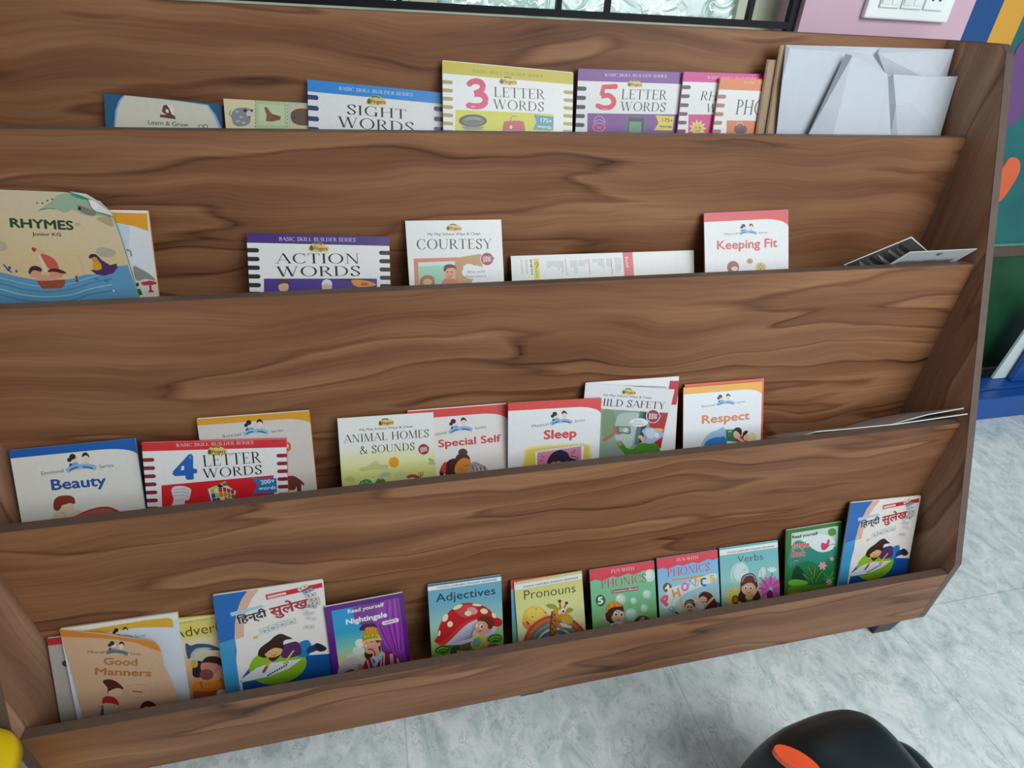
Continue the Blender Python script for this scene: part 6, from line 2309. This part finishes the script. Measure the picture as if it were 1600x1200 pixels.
for x, y, a in ((330, 780, -30), (370, 800, 10), (300, 840, -50), (400, 850, 30), (350, 880, -10), (430, 800, 40)):
    b.sub(x, y, 1, a)
    b.poly([(0, 50), (-20, 0), (0, -60), (20, 0)], '#2f6a2c', 3)
    b.line([(0, 45), (0, -45)], 4, '#8fbf5a')
    b.sub()
for x, y, a in ((490, 840, -40), (520, 830, 30), (500, 870, -70), (530, 860, 60)):
    b.sub(x, y, 1, a)
    b.poly([(0, 30), (-14, 0), (0, -60), (14, 0)], '#3f9a4a', 3)
    b.sub()
for cx, cy, r in ((445, 735, 38), (505, 885, 30), (530, 670, 20)):
    for i in range(6):
        b.ell(cx + r * .6 * math.cos(i * 1.047), cy + r * .6 * math.sin(i * 1.047), r * .5, r * .28, '#e8a0b4', i * 60, n=10)
    b.ell(cx, cy, r * .25, r * .25, '#d8c04a', n=8)
b.poly([(430, 545), (445, 520), (480, 530), (495, 490), (510, 495), (505, 540), (480, 580), (440, 588)], '#d83a72', 3)
b.line([(460, 590), (520, 540), (560, 535)], 5, '#5a6a3a', 3)
b.text('Read yourself', (166, 484), (402, 446), 28, '#2f3a34', bold=.045)
b.text('Jungle', (162, 575), (318, 558), 50, '#c9484a', bold=.045, halo=(.05, '#f2e6da'))
b.text('Book', (160, 652), (285, 638), 48, '#c9484a', bold=.045, halo=(.05, '#f2e6da'))
b.line([(166, 690), (248, 684)], 18, '#1f4a34')
b.text('Level 2', (172, 695), (240, 689), 12, '#e6ece2', bold=.03)
b.build(page_over=.0015, back='#1f3f24')

# ================================================================= on the floor around the rack
# blue steel stand with a white leaning board
M_BLUESTEEL = plain('blue_painted_steel', '#164f9e', 0.35, 0.06, 40)
P0 = onZ((1535, 656), 0.0)
st = empty('board_stand', (P0.x, P0.y, 0), 'blue painted steel stand with a pale board against the dark green wall', 'stand')
h_ = onY((1560, 622), P0.y).z
zt = max(.06, h_)
MB().box((-.25, 0.0, 0.0), (.75, .05, zt)).build('base_beam', M_BLUESTEEL, st, .004)
MB().box((-.25, .056, 0.0), (.75, .13, zt * 1.02)).build('base_beam', M_BLUESTEEL, st, .004)
zb_ = zt * 1.02 + .001


def lean_line(pa, pb, y):
    """two points of a leaning edge at depth y, carried down to the beam"""
    A, B = onY(pa, y) - P0, onY(pb, y) - P0
    k = (zb_ - A.z) / (B.z - A.z)
    return A + (B - A) * k, B + (B - A) * .6


q0, q1 = lean_line((1568, 600), (1600, 550), P0.y + .104)
MB().prism([(q0.x, .084, q0.z), (q0.x + .10, .084, q0.z), (q1.x + .10, .084, q1.z), (q1.x, .084, q1.z)], (0, .02, 0)).build('slanted_post', M_BLUESTEEL, st, .004)
M_BOARD = plain('white_board', '#dfeae8', 0.4, 0.03, 30)
w0, w1 = lean_line((1556, 585), (1600, 522), P0.y + .114)
MB().prism([(w0.x, .114, w0.z), (w0.x + .20, .114, w0.z), (w1.x + .20, .114, w1.z), (w1.x, .114, w1.z)], (0, .012, 0)).build('board', M_BOARD, st, .002)

# black rounded seat with an orange flap, nearest the camera


def dome(name, cx, cy, rx, ry, z0, z1, mat, parent, pw=3.2, rot=0.0, nseg=40, rings=12, taper=0.0):
    vs, fs = [], []
    for j in range(rings + 1):
        t = j / rings * math.pi / 2
        r = max(math.cos(t), 0.0) ** (2 / pw)
        z = z0 + (z1 - z0) * math.sin(t) ** (2 / pw)
        for i in range(nseg):
            a = 2 * math.pi * i / nseg
            c, s = math.cos(a), math.sin(a)
            x = rx * r * math.copysign(abs(c) ** (2 / pw), c)
            y = ry * r * math.copysign(abs(s) ** (2 / pw), s)
            x *= 1 - taper * (y / ry)
            vs.append((cx + x * math.cos(rot) - y * math.sin(rot), cy + x * math.sin(rot) + y * math.cos(rot), z))
    for j in range(rings):
        for i in range(nseg):
            k = (i + 1) % nseg
            fs.append([j * nseg + i, j * nseg + k, (j + 1) * nseg + k, (j + 1) * nseg + i])
    fs.append(list(range(nseg))[::-1])
    fs.append([rings * nseg + i for i in range(nseg)])
    return mesh_obj(name, vs, fs, mat, parent, smooth=True)


M_BLACKSEAT = plain('black_seat_plastic', '#151f26', 0.42, 0.08, 18)
M_ORANGE = plain('orange_plastic', '#f0562a', 0.32, 0.04, 30)
SO = Vector((1.262, -.338, 0))
seat = empty('ride_on_toy', SO, 'black rounded plastic ride-on seat with an orange oval flap, on the floor', 'ride-on toy')
dome('seat_shell', 0, 0, .128, .128, .0, .36, M_BLACKSEAT, seat, pw=3.1, rot=.1)
dome('seat_rim', .075, -.025, .095, .105, .0, .315, M_BLACKSEAT, seat, pw=3.2, rot=.1)
fl_ = onZ((1246, 1187), .362) - SO
vs, fs = [], []
k = 20
for z in (.351, .362):
    for i in range(k):
        a = 2 * math.pi * i / k
        x, y = .032 * math.cos(a), .014 * math.sin(a)
        c, s = math.cos(-.75), math.sin(-.75)
        vs.append((fl_.x + x * c - y * s, fl_.y + x * s + y * c, z))
fs = [list(range(k))[::-1], list(range(k, 2 * k))] + [[i, (i + 1) % k, (i + 1) % k + k, i + k] for i in range(k)]
mesh_obj('orange_flap', vs, fs, M_ORANGE, seat)

# yellow stool at the left end of the rack
yp = onZ((12, 1180), .30)
M_YELLOW = plain('yellow_plastic', '#e6c60c', 0.35, 0.04, 30)
ys = empty('stool', (yp.x - .16, yp.y - .10, 0), 'bright yellow plastic stool just showing beside the left end of the rack', 'stool')
dome('seat', 0, 0, .165, .165, .262, .30, M_YELLOW, ys, pw=5)
for sx_ in (-1, 1):
    for sy_ in (-1, 1):
        MB().frustum((sx_ * .11, sy_ * .11), .032, .026, 0.0, .2618).build('leg', M_YELLOW, ys, .002)
